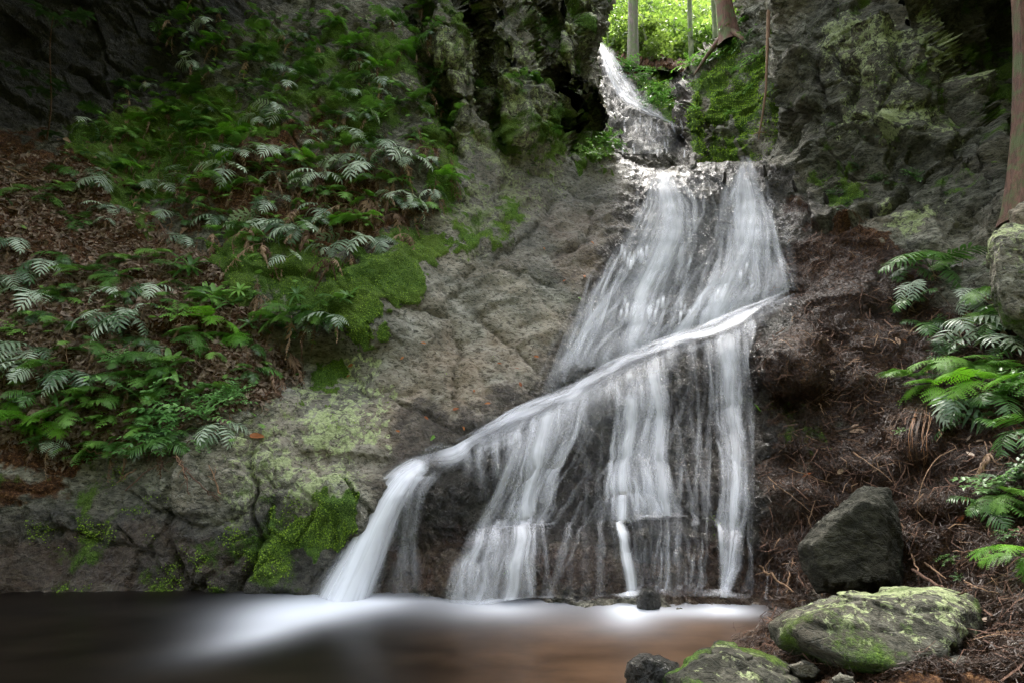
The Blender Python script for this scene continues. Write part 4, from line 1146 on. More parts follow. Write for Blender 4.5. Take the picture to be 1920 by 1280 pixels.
FERNS = []
for x, y in [(533,125),(540,160),(520,215),(495,235),(420,290),(350,325),(430,330),(470,320),(515,300),(600,335),(575,345),(600,240),(195,350),(315,400),(410,405),(505,385),(530,370),
             (655,245),(715,150),(790,105),(690,230),(300,330),(550,290),(620,470)]:
    FERNS.append((x, y, S_, .36 * (.8 + .35 * ((x * 7 + y) % 10) / 10), 2))
for x, y, s_ in [(650,305,.46),(680,315,.46),(728,300,.52),(755,312,.42),(655,445,.42),(700,450,.42),(770,385,.34),(810,370,.32),(730,372,.26),(547,495,.24),(500,410,.5),(560,440,.42),(440,345,.4),
                 (60,545,.36),(30,512,.34),(285,545,.36),(240,600,.46),(350,640,.46),(20,650,.50),(65,655,.42),(130,700,.40),(620,595,.34),(415,805,.3),(30,460,.3),(560,615,.3),(205,545,.3),(165,238,.34),(200,600,.4)]:
    FERNS.append((x, y, S_, s_, 2 if 300 < y < 480 and x > 380 else 1))
for x, y in [(490,70),(505,100),(565,95),(590,115),(500,155),(505,185),(330,165),(395,190),(365,170),(410,255),(460,280),(380,375),(100,378),(120,400),(700,345),(740,345),(610,205),(640,190),(560,250),
             (620,240),(690,190),(720,200),(805,355),(820,250),(780,255),(870,212),(850,190),(905,165),(760,60),(690,60),(640,20),(560,30),(740,20),(250,560),(150,610),(245,480),(225,470),(160,745),(190,655),(450,420),
             (310,360),(600,300),(660,400),(540,330),(250,335),(480,455),(600,280),(700,290),(300,475),(590,160),(960,150),(1000,145),(1030,250)]:
    FERNS.append((x, y, G_2, .26 * (.75 + .5 * ((x * 3 + y) % 10) / 10), 1 if y > 250 else 0))
for x, y, k, s_, d in [(658,95,'lime',.30,1),(720,215,G_2,.34,0),(240,680,G_2,.36,0),(265,622,'deep',.40,1),(400,645,G_2,.44,0),(370,665,G_2,.36,1),(405,605,'lime',.34,0),(448,630,'lime',.34,0),(0,755,'lime',.34,0),
                       (15,800,'lime',.42,0),(80,790,'lime',.36,0),(130,770,G_2,.34,0),(210,740,G_2,.36,0),(545,590,G_2,.40,1),(590,585,G_2,.36,1),(520,600,G_2,.3,1),(630,560,G_2,.28,0),(470,700,'deep',.3,2),(360,165,G_2,.3,0)]:
    FERNS.append((x, y, k, s_, d))
rr = random.Random(3)
FZONE = [(430,40),(790,10),(900,200),(860,380),(700,470),(480,460),(250,480),(60,700),(350,720),(560,640),(450,520),(120,460),(200,330),(420,240)]
BELT = [(230,130),(340,0),(820,10),(860,360),(760,430),(560,470),(330,440),(160,300)]
for _k in range(16):
    FERNS.append((rr.uniform(0, 210), rr.uniform(280, 430), rr.choice([S_, G_2, 'deep']), rr.uniform(.16, .3), 1))
while len(FERNS) < 278:
    x, y = rr.uniform(130, 880), rr.uniform(-10, 480)
    if psdf(np.array([x]), np.array([y]), BELT)[0] < 0: continue
    if min(math.hypot(x - f[0], y - f[1]) for f in FERNS) < 17: continue
    k = rr.choice([S_, G_2, G_2, 'deep', 'lime', G_2])
    FERNS.append((x, y, k, rr.uniform(.18, .32), rr.choice([0, 1, 1, 2])))
while len(FERNS) < 316:
    x, y = rr.uniform(0, 560), rr.uniform(440, 830)
    if min(math.hypot(x - f[0], y - f[1]) for f in FERNS) < 28 or (x > 380 and y < 560) or (x > 420 and y > 720): continue
    FERNS.append((x, y, rr.choice([S_, G_2, 'deep', G_2]), rr.uniform(.2, .32), rr.choice([0, 1])))
for x, y, k, s_, d in FERNS:
    fern(x, y, k, s_, dead=d, nf=None if s_ > .24 else 3)
# withered skirts hanging below the belt
for x, y, s_ in [(690,375,.42),(650,380,.4),(720,365,.4),(500,470,.4),(480,440,.38),(610,420,.36),(760,440,.34),(740,400,.36),(490,560,.3),(520,690,.5),(500,700,.4),(545,660,.42),(400,440,.3),(560,390,.4),(660,480,.34),(630,500,.3),(580,440,.4),(460,330,.3),(320,440,.3)]:
    e = fern(x, y, 'dead', s_ * 1.2, nf=6, spread=80, lift=.05)
# the right bank
for x, y, k, s_, nf_, fc in [(1745,500,'deep',.62,5,-120),(1700,505,'deep',.36,4,-140),(1800,470,G_2,.5,3,-170),(1810,540,S_,.42,5,-110),(1700,540,S_,.34,4,-140),(1880,480,G_2,.36,4,-120),
                             (1720,560,'deep',.36,5,-130),(1860,545,G_2,.40,4,-130),(1730,600,'deep',.36,5,-120),(1800,625,S_,.48,5,-100),(1850,640,S_,.44,5,-100),(1880,600,'deep',.4,5,-110),
                             (1820,690,G_2,.40,6,-110),(1900,690,G_2,.40,6,-110),(1780,700,G_2,.34,5,-130),(1760,735,'lime',.46,4,-165),(1850,735,'lime',.44,5,-140),(1930,730,'lime',.42,5,-120),
                             (1800,770,S_,.46,5,-120),(1870,760,'deep',.4,5,-110),(1920,800,'deep',.4,5,-120),(1905,640,'deep',.4,5,-110),(1885,935,G_2,.32,5,-140),(1860,960,'deep',.30,5,-130),(1935,1060,'lime',.30,4,-160),
                             (1850,590,G_2,.3,4,-110),(1770,640,'deep',.3,4,-110),(1830,800,'deep',.34,4,-120),(1720,720,G_2,.3,4,-150),(1915,560,'deep',.34,4,-120)]:
    fern(x, y, k, s_ * .95, nf=nf_, face=fc, spread=75, dead=1 if y < 700 else 0, lift=.05)
fern(1870, 850, 'dead', .34, nf=6, face=-120, spread=80); fern(1905, 870, 'dead', .34, nf=5, face=-120, spread=80)
# tongue-leaved rosettes
def ros(px, py, size, m='green', strap=False, tilt=35, word='tongue leaved rosette plant'):
    p, n, az = outward(px, py)
    o = link('rosette_plant', random.choice(STRAP if strap else ROS[m]))
    q = Vector((0, 0, 1)).rotation_difference(Vector((0, 0, 1)).lerp(V(n), tilt / 60.).normalized())
    o.rotation_euler = q.to_euler(); o.location = V(p + n * .02); o.scale = (size,) * 3
    register(o, word, px, py, 'plant')
for a in [(360,505,.21),(385,545,.22,'green'),(405,562,.20),(438,585,.17),(455,560,.13),(560,555,.15,'deep'),(650,548,.15),(320,690,.24),(300,712,.2),(625,610,.14),(715,225,.22),(300,215,.14),(330,205,.12),(400,265,.12),(220,300,.14,'deep'),(215,310,.13,'deep'),(690,218,.14),(470,610,.12,'deep'),(590,600,.13,'deep')]: ros(*a)
for a in [(95,730,.30),(130,725,.26),(340,490,.18),(120,770,.26)]: ros(*a, strap=True, word='strap leaved plant')
# leafy shrubs
def shrub(px, py, size, meshes, word, tilt=25, sf=None, nf=None, lift=.03):
    p, n, az = outward(px, py, sf, nf)
    o = link('leafy_shrub', random.choice(meshes))
    q = Vector((0, 0, 1)).rotation_difference(Vector((0, 0, 1)).lerp(V(n), tilt / 60.).normalized())
    o.rotation_euler = (q @ Quaternion((0, 0, 1), random.uniform(0, 6))).to_euler(); o.location = V(p + n * lift); o.scale = (size,) * 3
    register(o, word, px, py, 'shrub')
for a in [(268,750,.52,SHR,'pale leafy shrub'),(330,790,.42,SHR,'pale leafy shrub'),(385,790,.36,SHR,'pale leafy shrub'),(430,765,.32,SHR,'pale leafy shrub'),(300,820,.32,SHR,'pale leafy shrub'),(262,850,.28,SHR,'small yellow green shrub'),(175,835,.2,SHRD,'small green shrub'),
          (130,850,.16,SHRD,'small green shrub'),(230,690,.2,SHR,'pale leafy shrub'),(60,820,.22,SHRD,'small green shrub'),(190,780,.22,SHRD,'small green shrub'),(100,700,.2,SHRD,'small green shrub'),(340,600,.2,SHRD,'small green shrub'),(450,740,.2,SHR,'pale leafy shrub'),(30,620,.2,SHRD,'small green shrub'),(390,840,.14,SHR,'pale leafy shrub'),(540,620,.18,SHRD,'small green shrub'),(480,560,.16,SHRD,'small green shrub'),(700,250,.2,SHRD,'small green shrub'),(740,190,.2,SHRD,'small green shrub'),(620,170,.2,SHRD,'small green shrub'),(480,190,.18,SHRD,'small green shrub'),(1780,680,.22,SHRD,'small green shrub'),(1860,700,.24,SHRD,'small green shrub'),(1830,560,.2,SHRD,'small green shrub'),(1900,760,.24,SHRD,'small green shrub'),(1130,285,.42,SHRD,'dark leafy bush'),(1112,300,.36,SHRD,'dark leafy bush'),(1145,262,.34,SHRD,'dark leafy bush'),
          (1875,930,.26,SHRD,'glossy leaved shrub'),(1900,905,.24,SHRD,'glossy leaved shrub'),(1780,1045,.09,SHRD[:1],'small bright seedling'),(1790,1075,.06,SHRD[:1],'small bright seedling'),(1750,590,.14,SHRD,'whorled green plant'),
          (1690,810,.07,SHRD[:1],'small bright seedling'),(1880,1190,.08,SHRD[:1],'small bright seedling'),(1780,1180,.08,SHRD[:1],'small bright seedling'),(1560,360,.16,SHRD,'small mossy plant'),(1720,325,.22,SHRD[1:],'dark trailing plant'),
          (1650,330,.2,SHRD[1:],'dark trailing plant'),(1610,300,.18,SHRD[1:],'dark trailing plant'),(1900,1010,.12,SHRD,'small bright seedling'),(975,175,.16,SHRD,'small green shrub'),(905,160,.18,SHR,'pale leafy shrub'),(850,130,.2,SHRD,'small green shrub')]:
    shrub(*a)
for a in [(1205,165,.55),(1222,190,.5),(1215,215,.4),(1240,190,.45),(1250,175,.4),(1245,210,.4),(1185,145,.5),(1175,128,.5),(1390,60,.5),(1405,85,.4),(1375,95,.4),(1350,108,.5),(1330,120,.45),(1318,128,.45),(1425,110,.4),(1400,165,.22),(1370,210,.2),(1310,150,.3),(1305,215,.2),(1385,130,.3),(1300,135,.4)]:
    shrub(*a, SHRD[:1] if a[0] > 1260 else SHRD, 'leafy shrub', sf=surf2, nf=norm2)

def merged(meshes, xs_, ys_, sizes, seed, tilt=(-20, 20), lift=.02):
    g = np.random.default_rng(seed); V_, F_l, n0 = [], [], 0
    src = []
    for me in meshes:
        co = np.empty(len(me.vertices) * 3, np.float32); me.vertices.foreach_get('co', co)
        fi = np.empty(len(me.loops), np.int32); me.loops.foreach_get('vertex_index', fi)
        src.append((co.reshape(-1, 3), fi.reshape(-1, 4)))
    ps = surf(xs_, ys_); ns = snorm(xs_, ys_)
    for k in range(len(xs_)):
        co, fi = src[g.integers(len(src))]
        az = math.atan2(ns[k, 1], ns[k, 0]) + g.uniform(-1.5, 1.5)
        m = np.array(Matrix.Rotation(az, 3, 'Z') @ Matrix.Rotation(R(g.uniform(*tilt)), 3, 'Y') @ Matrix.Rotation(R(g.uniform(-25, 25)), 3, 'X'))
        V_.append(co @ m.T * sizes[k] + ps[k] + ns[k] * lift); F_l.append(fi + n0); n0 += len(co)
    return np.concatenate(V_), np.concatenate(F_l)
g = np.random.default_rng(77)
bel = mask(BELT, 20); und = mask([(-60,430),(380,440),(640,560),(620,640),(420,860),(-60,880)], 20)
def pick(m, n, lo, hi, seed):
    g = np.random.default_rng(seed); x = g.uniform(lo[0], hi[0], n); y = g.uniform(lo[1], hi[1], n); k = bil(m, x, y) > g.uniform(.2, 1, n); return x[k], y[k]
x, y = pick(np.maximum(bel * sstep(150, 320, GY), .35 * und), 1500, (0, 120), (880, 840), 1)
v, f = merged(FR['dead'], x, y, g.uniform(.2, .4, len(x)), 2, (0, 50), .05)
o = link('withered_fronds', mesh_np('withered_fronds', v, f, M['dead'])); setp(o, 'tangle of withered brown fronds between the ferns on the left cliff', 'dead fronds', kind='stuff')
x, y = pick(np.maximum(bel, .45 * und), 1300, (0, -10), (880, 850), 3)
v, f = merged(FR['green'], x, y, g.uniform(.08, .17, len(x)), 4)
o = link('fern_undergrowth', mesh_np('fern_undergrowth', v, f, M['green'], None, False)); setp(o, 'mass of small green fern sprigs between the ferns on the left cliff', 'undergrowth', kind='stuff')
x, y = pick(np.maximum(mask([(560,-40),(1140,-40),(1130,250),(1000,330),(860,330),(700,260)], 30) * .6, mask([(1600,240),(1800,260),(1800,400),(1560,400)], 20) * .5), 800, (560, -30), (1800, 420), 5)
v, f = merged(FR['green'] + FR['green'][:1], x, y, g.uniform(.05, .12, len(x)), 6)
o = link('small_cliff_plants', mesh_np('small_cliff_plants', v, f, M['deep'], None, False)); setp(o, 'tiny dark green plants rooted in cracks of the cliffs', 'cliff plants', kind='stuff')
# ------------------------------------------------------------------ ground cover: moss cushions, litter, needles
def scatter(n, poly_or_mask, lo, hi, seed, lo_hi=(.25, .8)):
    """image-uniform candidates, kept where the mask is above threshold"""
    g = np.random.default_rng(seed)
    x = g.uniform(lo[0], hi[0], n); y = g.uniform(lo[1], hi[1], n)
    m = bil(poly_or_mask, x, y)
    k = m > g.uniform(lo_hi[0], lo_hi[1], n)
    return x[k], y[k]
brk = (fbm(fl * 4.3, 4, 90) * .9).reshape(sh)
x, y = scatter(230000, moss * 1.0 + brk * 1.0 - earth * .2, (-30, -20), (1700, 1115), 2, (.5, .95))
pt = surf(x, y); nn_ = snorm(x, y)
pt = pt + nn_ * rng.uniform(.0, .018, (len(pt), 1))
v, f = leaf_cloud(pt, .011 + .004 * rng.random(len(pt)), nn_ * .6 + np.array([0, 0, .6]), .55, .8, 5)
o = link('moss', mesh_np('moss', v, f, M['moss'], None, False)); setp(o, 'bright green moss cushions coating the rocks', 'moss', kind='stuff')
g = np.random.default_rng(12)
x = g.uniform(1160, 1470, 52000); y = g.uniform(-20, 320, 52000)
i_ = np.clip(np.searchsorted(qx2, x) - 1, 0, len(qx2) - 1); j_ = np.clip(np.searchsorted(qy2, y) - 1, 0, len(qy2) - 1)
kk_ = (mo2[j_, i_] > g.uniform(.3, .9, len(x))) & (d2g[j_, i_] > 0)
x, y = x[kk_], y[kk_]
pt = surf2(x, y) + norm2(x, y) * g.uniform(0, .03, (len(x), 1))
v, f = leaf_cloud(pt, .024, norm2(x, y) * .6 + np.array([0, 0, .6]), .55, .8, 6)
o = link('moss', mesh_np('moss', v, f, M['moss'], None, False)); setp(o, 'vivid moss carpet on the cliff behind the falls', 'moss', kind='stuff')
litm2 = litm * (1 - moss * .8)
x, y = scatter(26000, litm2 + brk * .5, (-120, 200), (640, 900), 3)
pt = surf(x, y); nn_ = snorm(x, y); pt = pt + nn_ * g.uniform(.005, .04, (len(pt), 1))
v, f = leaf_cloud(pt, .066, nn_ * .5 + np.array([0, 0, .3]), .6, .5, 7, .5)
o = link('leaf_litter', mesh_np('leaf_litter', v, f, M['litter'], None, False)); setp(o, 'brown fallen leaves covering the left slope', 'leaf litter', kind='stuff')
def strands(x, y, L, wd, seed, down=.8, lift=(.004, .03), sf=None):
    g = np.random.default_rng(seed); n = len(x)
    p = surf(x, y); nn_ = snorm(x, y)
    p = p + nn_ * g.uniform(*lift, (n, 1))
    d = g.normal(size=(n, 3)) + np.array([0, 0, -down]); d -= nn_ * (d * nn_).sum(1, keepdims=True) * .85; d /= np.linalg.norm(d, axis=1, keepdims=True)
    s_ = np.cross(d, nn_ + g.normal(size=(n, 3)) * .5); s_ /= np.linalg.norm(s_, axis=1, keepdims=True)
    l = (L * g.uniform(.4, 1.4, n))[:, None]; w_ = wd * g.uniform(.5, 1.3, n)[:, None]
    b = g.normal(size=(n, 3)) * .12 * l
    v = np.stack([p - d * l * .5 - s_ * w_, p - d * l * .5 + s_ * w_, p + b + s_ * w_, p + b - s_ * w_, p + d * l * .5 + s_ * w_ * .3, p + d * l * .5 - s_ * w_ * .3], 1).reshape(-1, 3)
    i = (np.arange(n) * 6)[:, None]
    return v, np.concatenate([np.c_[i, i + 1, i + 2, i + 3], np.c_[i + 3, i + 2, i + 4, i + 5]])
x, y = scatter(30000, litm2 + brk * .4 + .5 * mask([(400,300),(760,300),(760,440),(420,470)], 20), (-120, 200), (780, 900), 4)
v, f = strands(x, y, .13, .0022, 3)
o = link('dry_stalks', mesh_np('dry_stalks', v, f, M['dead'], None, False)); setp(o, 'thin dry stalks strewn over the left slope', 'dry stalks', kind='stuff')
bank_m = mask([(1450,640),(1500,400),(1620,440),(1800,540),(2000,560),(2000,1340),(1250,1340),(1440,1150)], 24)
x, y = scatter(48000, bank_m + brk * .6, (1380, 380), (1960, 1320), 8)
v, f = strands(x, y, .10, .0018, 9, .9)
o = link('needle_litter', mesh_np('needle_litter', v, f, M['needle'], None, False)); setp(o, 'wet red brown needles matted on the right bank', 'needle litter', kind='stuff')
x, y = scatter(16000, bank_m * (.6 + .5 * sstep(1480, 1900, GX) * sstep(640, 900, GY)) + brk * .4, (1440, 420), (1960, 1320), 18)
pt = surf(x, y); nn_ = snorm(x, y); pt = pt + nn_ * g.uniform(.003, .02, (len(pt), 1))
v, f = leaf_cloud(pt, .032, nn_, .6, .45, 17, .5)
o = link('leaf_litter', mesh_np('leaf_litter', v, f, M['litter'], None, False)); setp(o, 'small wet dead leaves on the right bank', 'leaf litter', kind='stuff')

x, y = scatter(1500, bank_m, (1420, 420), (1950, 1310), 38)
v, f = strands(x, y, .20, .0042, 39, .5, (.01, .05))
o = link('twig_litter', mesh_np('twig_litter', v, f, M['twig'], None, False)); setp(o, 'short broken twigs scattered over the right bank', 'twig litter', kind='stuff')
x, y = scatter(500, bank_m, (1420, 420), (1950, 1310), 48)
v, f = strands(x, y, .13, .0035, 49, .5, (.01, .05))
o = link('bark_splinters', mesh_np('bark_splinters', v, f, M['twig_pale'], None, False)); setp(o, 'pale splinters of bark scattered over the right bank', 'bark litter', kind='stuff')
# single fallen leaves
def fleaf(seed, curl):
    a = Acc(); a.add(leaf_strip(np.array([-.5, 0, 0.]), np.array([1., 0, 0]), np.array([0, 0, 1.]), 1., .42, 5, curl, .35)); a.add(tube(np.array([[-.75, 0, .03], [-.5, 0, 0], [0, 0, -.01]]), .012, 4)); return a
FLM = [fleaf(k, c).mesh('fallen_leaf', m) for k, (c, m) in enumerate([(.2, M['dead']), (-.2, M['litter']), (.4, M['dead'])])]
mp = make_leaf('pale_dead_leaf', (.30, .19, .12), (.5, .36, .24), .7, .1, .3, 9); mor = make_leaf('rust_leaf', (.22, .06, .015), (.38, .14, .04), .6, .1, .3, 9)
FLP = fleaf(5, .25).mesh('fallen_leaf', mp); FLO = fleaf(6, .2).mesh('fallen_leaf', mor); FLG = fleaf(7, .1).mesh('fallen_leaf', M['lime'])
def drop(px, py, L, me, lab, grp=None, sf=None):
    p, n, az = outward(px, py)
    o = link('fallen_leaf', me)
    q = Vector((0, 0, 1)).rotation_difference((V(n) + Vector((random.gauss(0, .25), random.gauss(0, .25), .2))).normalized())
    o.rotation_euler = (q @ Quaternion((0, 0, 1), random.uniform(0, 6.28))).to_euler(); o.location = V(p + n * .025); o.scale = (L,) * 3
    setp(o, lab, 'leaf', grp)
for x, y in [(55,438),(120,442),(165,470),(220,487),(230,495),(100,540),(150,535),(125,545),(20,552),(30,580),(155,590),(95,620),(200,665),(195,663),(265,637),(225,720),(210,715),(155,730),(395,613),(375,755),(95,640),(180,435),(70,500),(300,520),
             (250,640),(160,645),(330,590),(112,258),(125,262),(190,377),(245,368),(140,370),(60,355),(30,402),(178,300),(240,232),(345,500),(270,700),(60,610),(210,560),(480,655),(340,425),(20,430),(135,420)]:
    drop(x, y, random.uniform(.09, .15), FLP if random.random() < .7 else FLM[0], 'pale curled dead leaf lying on the left litter slope', 'pale dead leaves on the left slope')
for x, y in [(655,685),(752,674),(968,692),(1005,665),(790,645),(937,685),(745,805),(855,770),(912,765),(975,722),(888,737),(1020,465),(1095,520),(1058,528),(1110,460),(800,780),(870,800),(650,700)]:
    drop(x, y, random.uniform(.05, .08), FLO, 'small rust orange leaf stuck to the grey slab', 'rust orange leaves on the slab')
drop(965, 775, .11, FLG, 'green leaf on the wet rock above the diagonal stream'); drop(811, 820, .08, FLG, 'yellow green leaf on the dark wet rock beside the stream'); drop(1085, 563, .06, FLG, 'tiny pale green leaf at the slab edge by the veil')
drop(1423, 768, .12, FLG, 'green leaf lying at the right edge of the falls'); drop(1560, 705, .11, FLP, 'pale tan leaf standing on the wet right bank'); drop(1598, 790, .15, FLP, 'tan bark flake on the needles of the right bank')
drop(485, 820, .14, FLO, 'rust leaf lying on the rock below the fern ledge')
for k in range(40):
    x, y = random.choice([(random.uniform(1720, 1915), random.uniform(1090, 1275)), (random.uniform(1480, 1760), random.uniform(620, 900)), (random.uniform(1800, 1915), random.uniform(800, 1000))])
    drop(x, y, random.uniform(.05, .10), random.choice([FLO, FLM[0], FLM[1], FLP]), 'dead brown leaf on the right bank debris', 'dead leaves on the right bank')

# ------------------------------------------------------------------ twigs, stubs, roots
def twig(pts, rad, mat, name, lab, cat, grp=None, lift=.03, sf=None, nf=None, forks=0, ns=6, wig=.0):
    """pts: (px, py, extra lift) on the rock surface"""
    a = np.array([(q[0], q[1]) for q in pts], float)
    t = np.linspace(0, len(a) - 1, max(8, 5 * len(a)))
    X = np.interp(t, range(len(a)), a[:, 0]); Y_ = np.interp(t, range(len(a)), a[:, 1])
    el = np.interp(t, range(len(a)), [q[2] if len(q) > 2 else 0 for q in pts])
    p = (sf or smooth_surf)(X, Y_); n = (nf or snorm)(X, Y_)
    p = p + n * (lift + el[:, None])
    for _ in range(2): p[1:-1] = (p[:-2] + p[1:-1] * 2 + p[2:]) / 4
    g_ = np.random.default_rng(int(a[0, 0])); p[1:-1] += g_.normal(size=(len(p) - 2, 3)) * rad * (.5 + wig)
    A = Acc(); A.add(tube(p, np.linspace(rad, rad * .5, len(p)), ns))
    for k in range(forks):
        i = int(len(p) * (.3 + .5 * (k + .5) / forks)); d = p[min(i + 2, len(p) - 1)] - p[i]; L = np.linalg.norm(d)
        d = d / L; s_ = np.cross(d, n[i]) * (1 if k % 2 else -1)
        q = p[i] + np.outer(np.linspace(0, 1, 5), (d + s_ * .8 + n[i] * .2) * np.linalg.norm(p[-1] - p[0]) * .22)
        q[2:] += g_.normal(size=(3, 3)) * rad
        A.add(tube(q, np.linspace(rad * .6, rad * .25, 5), 4))
    o = link(name, A.mesh(name, mat)); setp(o, lab, cat, grp); return o
twig([(1672,1012,.1),(1668,1050,.08),(1660,1105,.05)], .012, M['twig'], 'stick', 'dark red stick leaning on the dark boulder', 'stick', forks=0)
twig([(1700,993,.06),(1722,1040,.06),(1733,1098,.06)], .010, M['twig_pale'], 'stick', 'broken orange stick on the bank above the lichened boulder', 'stick')
twig([(1712,1005,.03),(1705,995,.03)], .008, M['twig_pale'], 'stick', 'short pale stick chip above the orange stick', 'stick')
twig([(1775,845,.12),(1748,920,.1),(1738,970,.06),(1728,1000,.02)], .004, M['twig_pale'], 'grass_stalk', 'thin pale stalk standing on the right bank', 'stalk')
twig([(1735,1105,.12),(1790,1135,.12),(1826,1165,.1),(1822,1205,.1),(1780,1220,.1),(1712,1200,.1)], .010, M['twig'], 'branch', 'dark crooked branch lying across the lichened boulder', 'branch', forks=3)
twig([(1400,1060,.08),(1450,1090,.1),(1490,1115,.05)], .012, M['twig_pale'], 'stick', 'tan stick across the right foot of the falls', 'stick')
twig([(1490,1040,.05),(1482,1090,.05),(1475,1110,.02)], .008, M['twig_pale'], 'stick', 'thin upright stick left of the dark boulder', 'stick')
twig([(1528,1000,.03),(1512,970,.05),(1525,940,.02)], .006, M['twig_pale'], 'stick', 'thin bent twig above the dark boulder', 'stick')
for k, q in enumerate([[(1527,725),(1540,750),(1552,752)],[(1540,728),(1556,752),(1565,755)],[(1516,755),(1522,778)],[(1535,757),(1545,780)],[(1545,650),(1580,610)],[(1680,650),(1712,638)],[(1700,640),(1722,622)],[(1460,640),(1478,625)],[(1620,900),(1690,925),(1730,940)],
                       [(1440,900),(1520,960)],[(1545,880),(1600,900)],[(1820,1050),(1868,1040)],[(1740,1060),(1790,1100)],[(1720,1130),(1770,1110)],[(1565,810),(1640,800)],[(1600,850),(1670,900)],[(1500,850),(1530,930)],[(1700,870),(1680,930)],[(1830,1110),(1900,1140)],[(1850,1230),(1915,1200)],
                       [(1640,1000),(1710,950)],[(1480,880),(1560,905)],[(1590,740),(1660,700)],[(1620,560),(1690,575)]]):
    twig([(x, y, .02) for x, y in q], random.uniform(.004, .007), M['twig_pale'] if k % 3 == 0 else M['twig'], 'twig', 'thin bare twig on the wet right bank', 'twig', 'twigs on the right bank', forks=k % 3)
for k, q in enumerate([[(60,330),(110,350),(130,365)],[(10,320),(60,340),(115,350)],[(300,640),(360,670),(380,700)],[(330,850),(345,870),(360,905)],[(350,800),(300,835),(280,865)],[(150,840),(200,850),(250,835)],[(330,860),(357,885),(362,930)],[(390,820),(430,830)],
                       [(240,920),(290,880),(330,868)],[(260,880),(220,905)],[(355,835),(405,815)],[(0,470),(100,490)],[(120,520),(210,515)],[(420,930),(400,880)],[(300,420),(330,470)],[(120,600),(130,680)],[(360,890),(400,930),(420,935)]]):
    twig([(x, y, .05) for x, y in q], random.uniform(.005, .009), M['twig_pale'] if k % 2 else M['twig'], 'twig', 'thin bare twig tangled on the left slope', 'twig', 'twigs on the left slope', forks=2, wig=.6)
for x, y in [(1357,345),(1436,342),(1490,355),(1548,378),(1633,388)]:
    p, n, az = outward(x, y)
    q = np.array([p - n * .03, p + n * .03 + [0, 0, .03], p + n * .05 + [-.005, 0, .11]])
    A = Acc(); A.add(tube(q, [.028, .022, .016], 7)); A.add(tube(np.array([q[-1], q[-1] + [0, 0, .012], q[-1] + [0, 0, .013]]), [.016, .01, .001], 7))
    o = link('wood_stub', A.mesh('wood_stub', M['stub']))
    setp(o, {1357: 'short dark stub on the wet lip between the two streams', 1436: 'short dark stub just right of the right stream top', 1490: 'middle dark stub on the rock right of the lip', 1548: 'short dark stub left of the mossy patch', 1633: 'rightmost dark stub under the right bluff'}[x], 'wood stub')
# dead stem leaning on the mossy back cliff
q = np.array([P(1441, 20, 9.0), P(1440, 60, 9.0), P(1438, 110, 8.95), P(1436, 170, 8.95), P(1430, 215, 9.0), P(1424, 248, 9.05)]) + 0
A = Acc(); A.add(tube(q, [.03, .035, .022, .02, .018, .014], 6)); e1_ = q[-1]
for d in ([-.12, 0, -.05], [.10, -.05, -.04], [-.03, 0, -.14]): A.add(tube(np.array([e1_, e1_ + np.array(d) * .5, e1_ + np.array(d)]), [.012, .009, .005], 4))
setp(link('dead_stem', A.mesh('dead_stem', M['twig_pale'])), 'long dead stem hanging down the mossy cliff by the right bluff', 'dead stem')
# rootlets over the cave bank, hanging roots at right
for k in range(16):
    x0 = random.uniform(1680, 1745); y0 = random.uniform(770, 800)
    twig([(x0, y0, .04), (x0 - random.uniform(0, 8), y0 + 35, .05), (x0 - random.uniform(0, 14), y0 + random.uniform(60, 100), .03)], .0028, M['needle'], 'root', 'thin red root hanging under the right bank ferns', 'root', 'red roots hanging on the right bank')

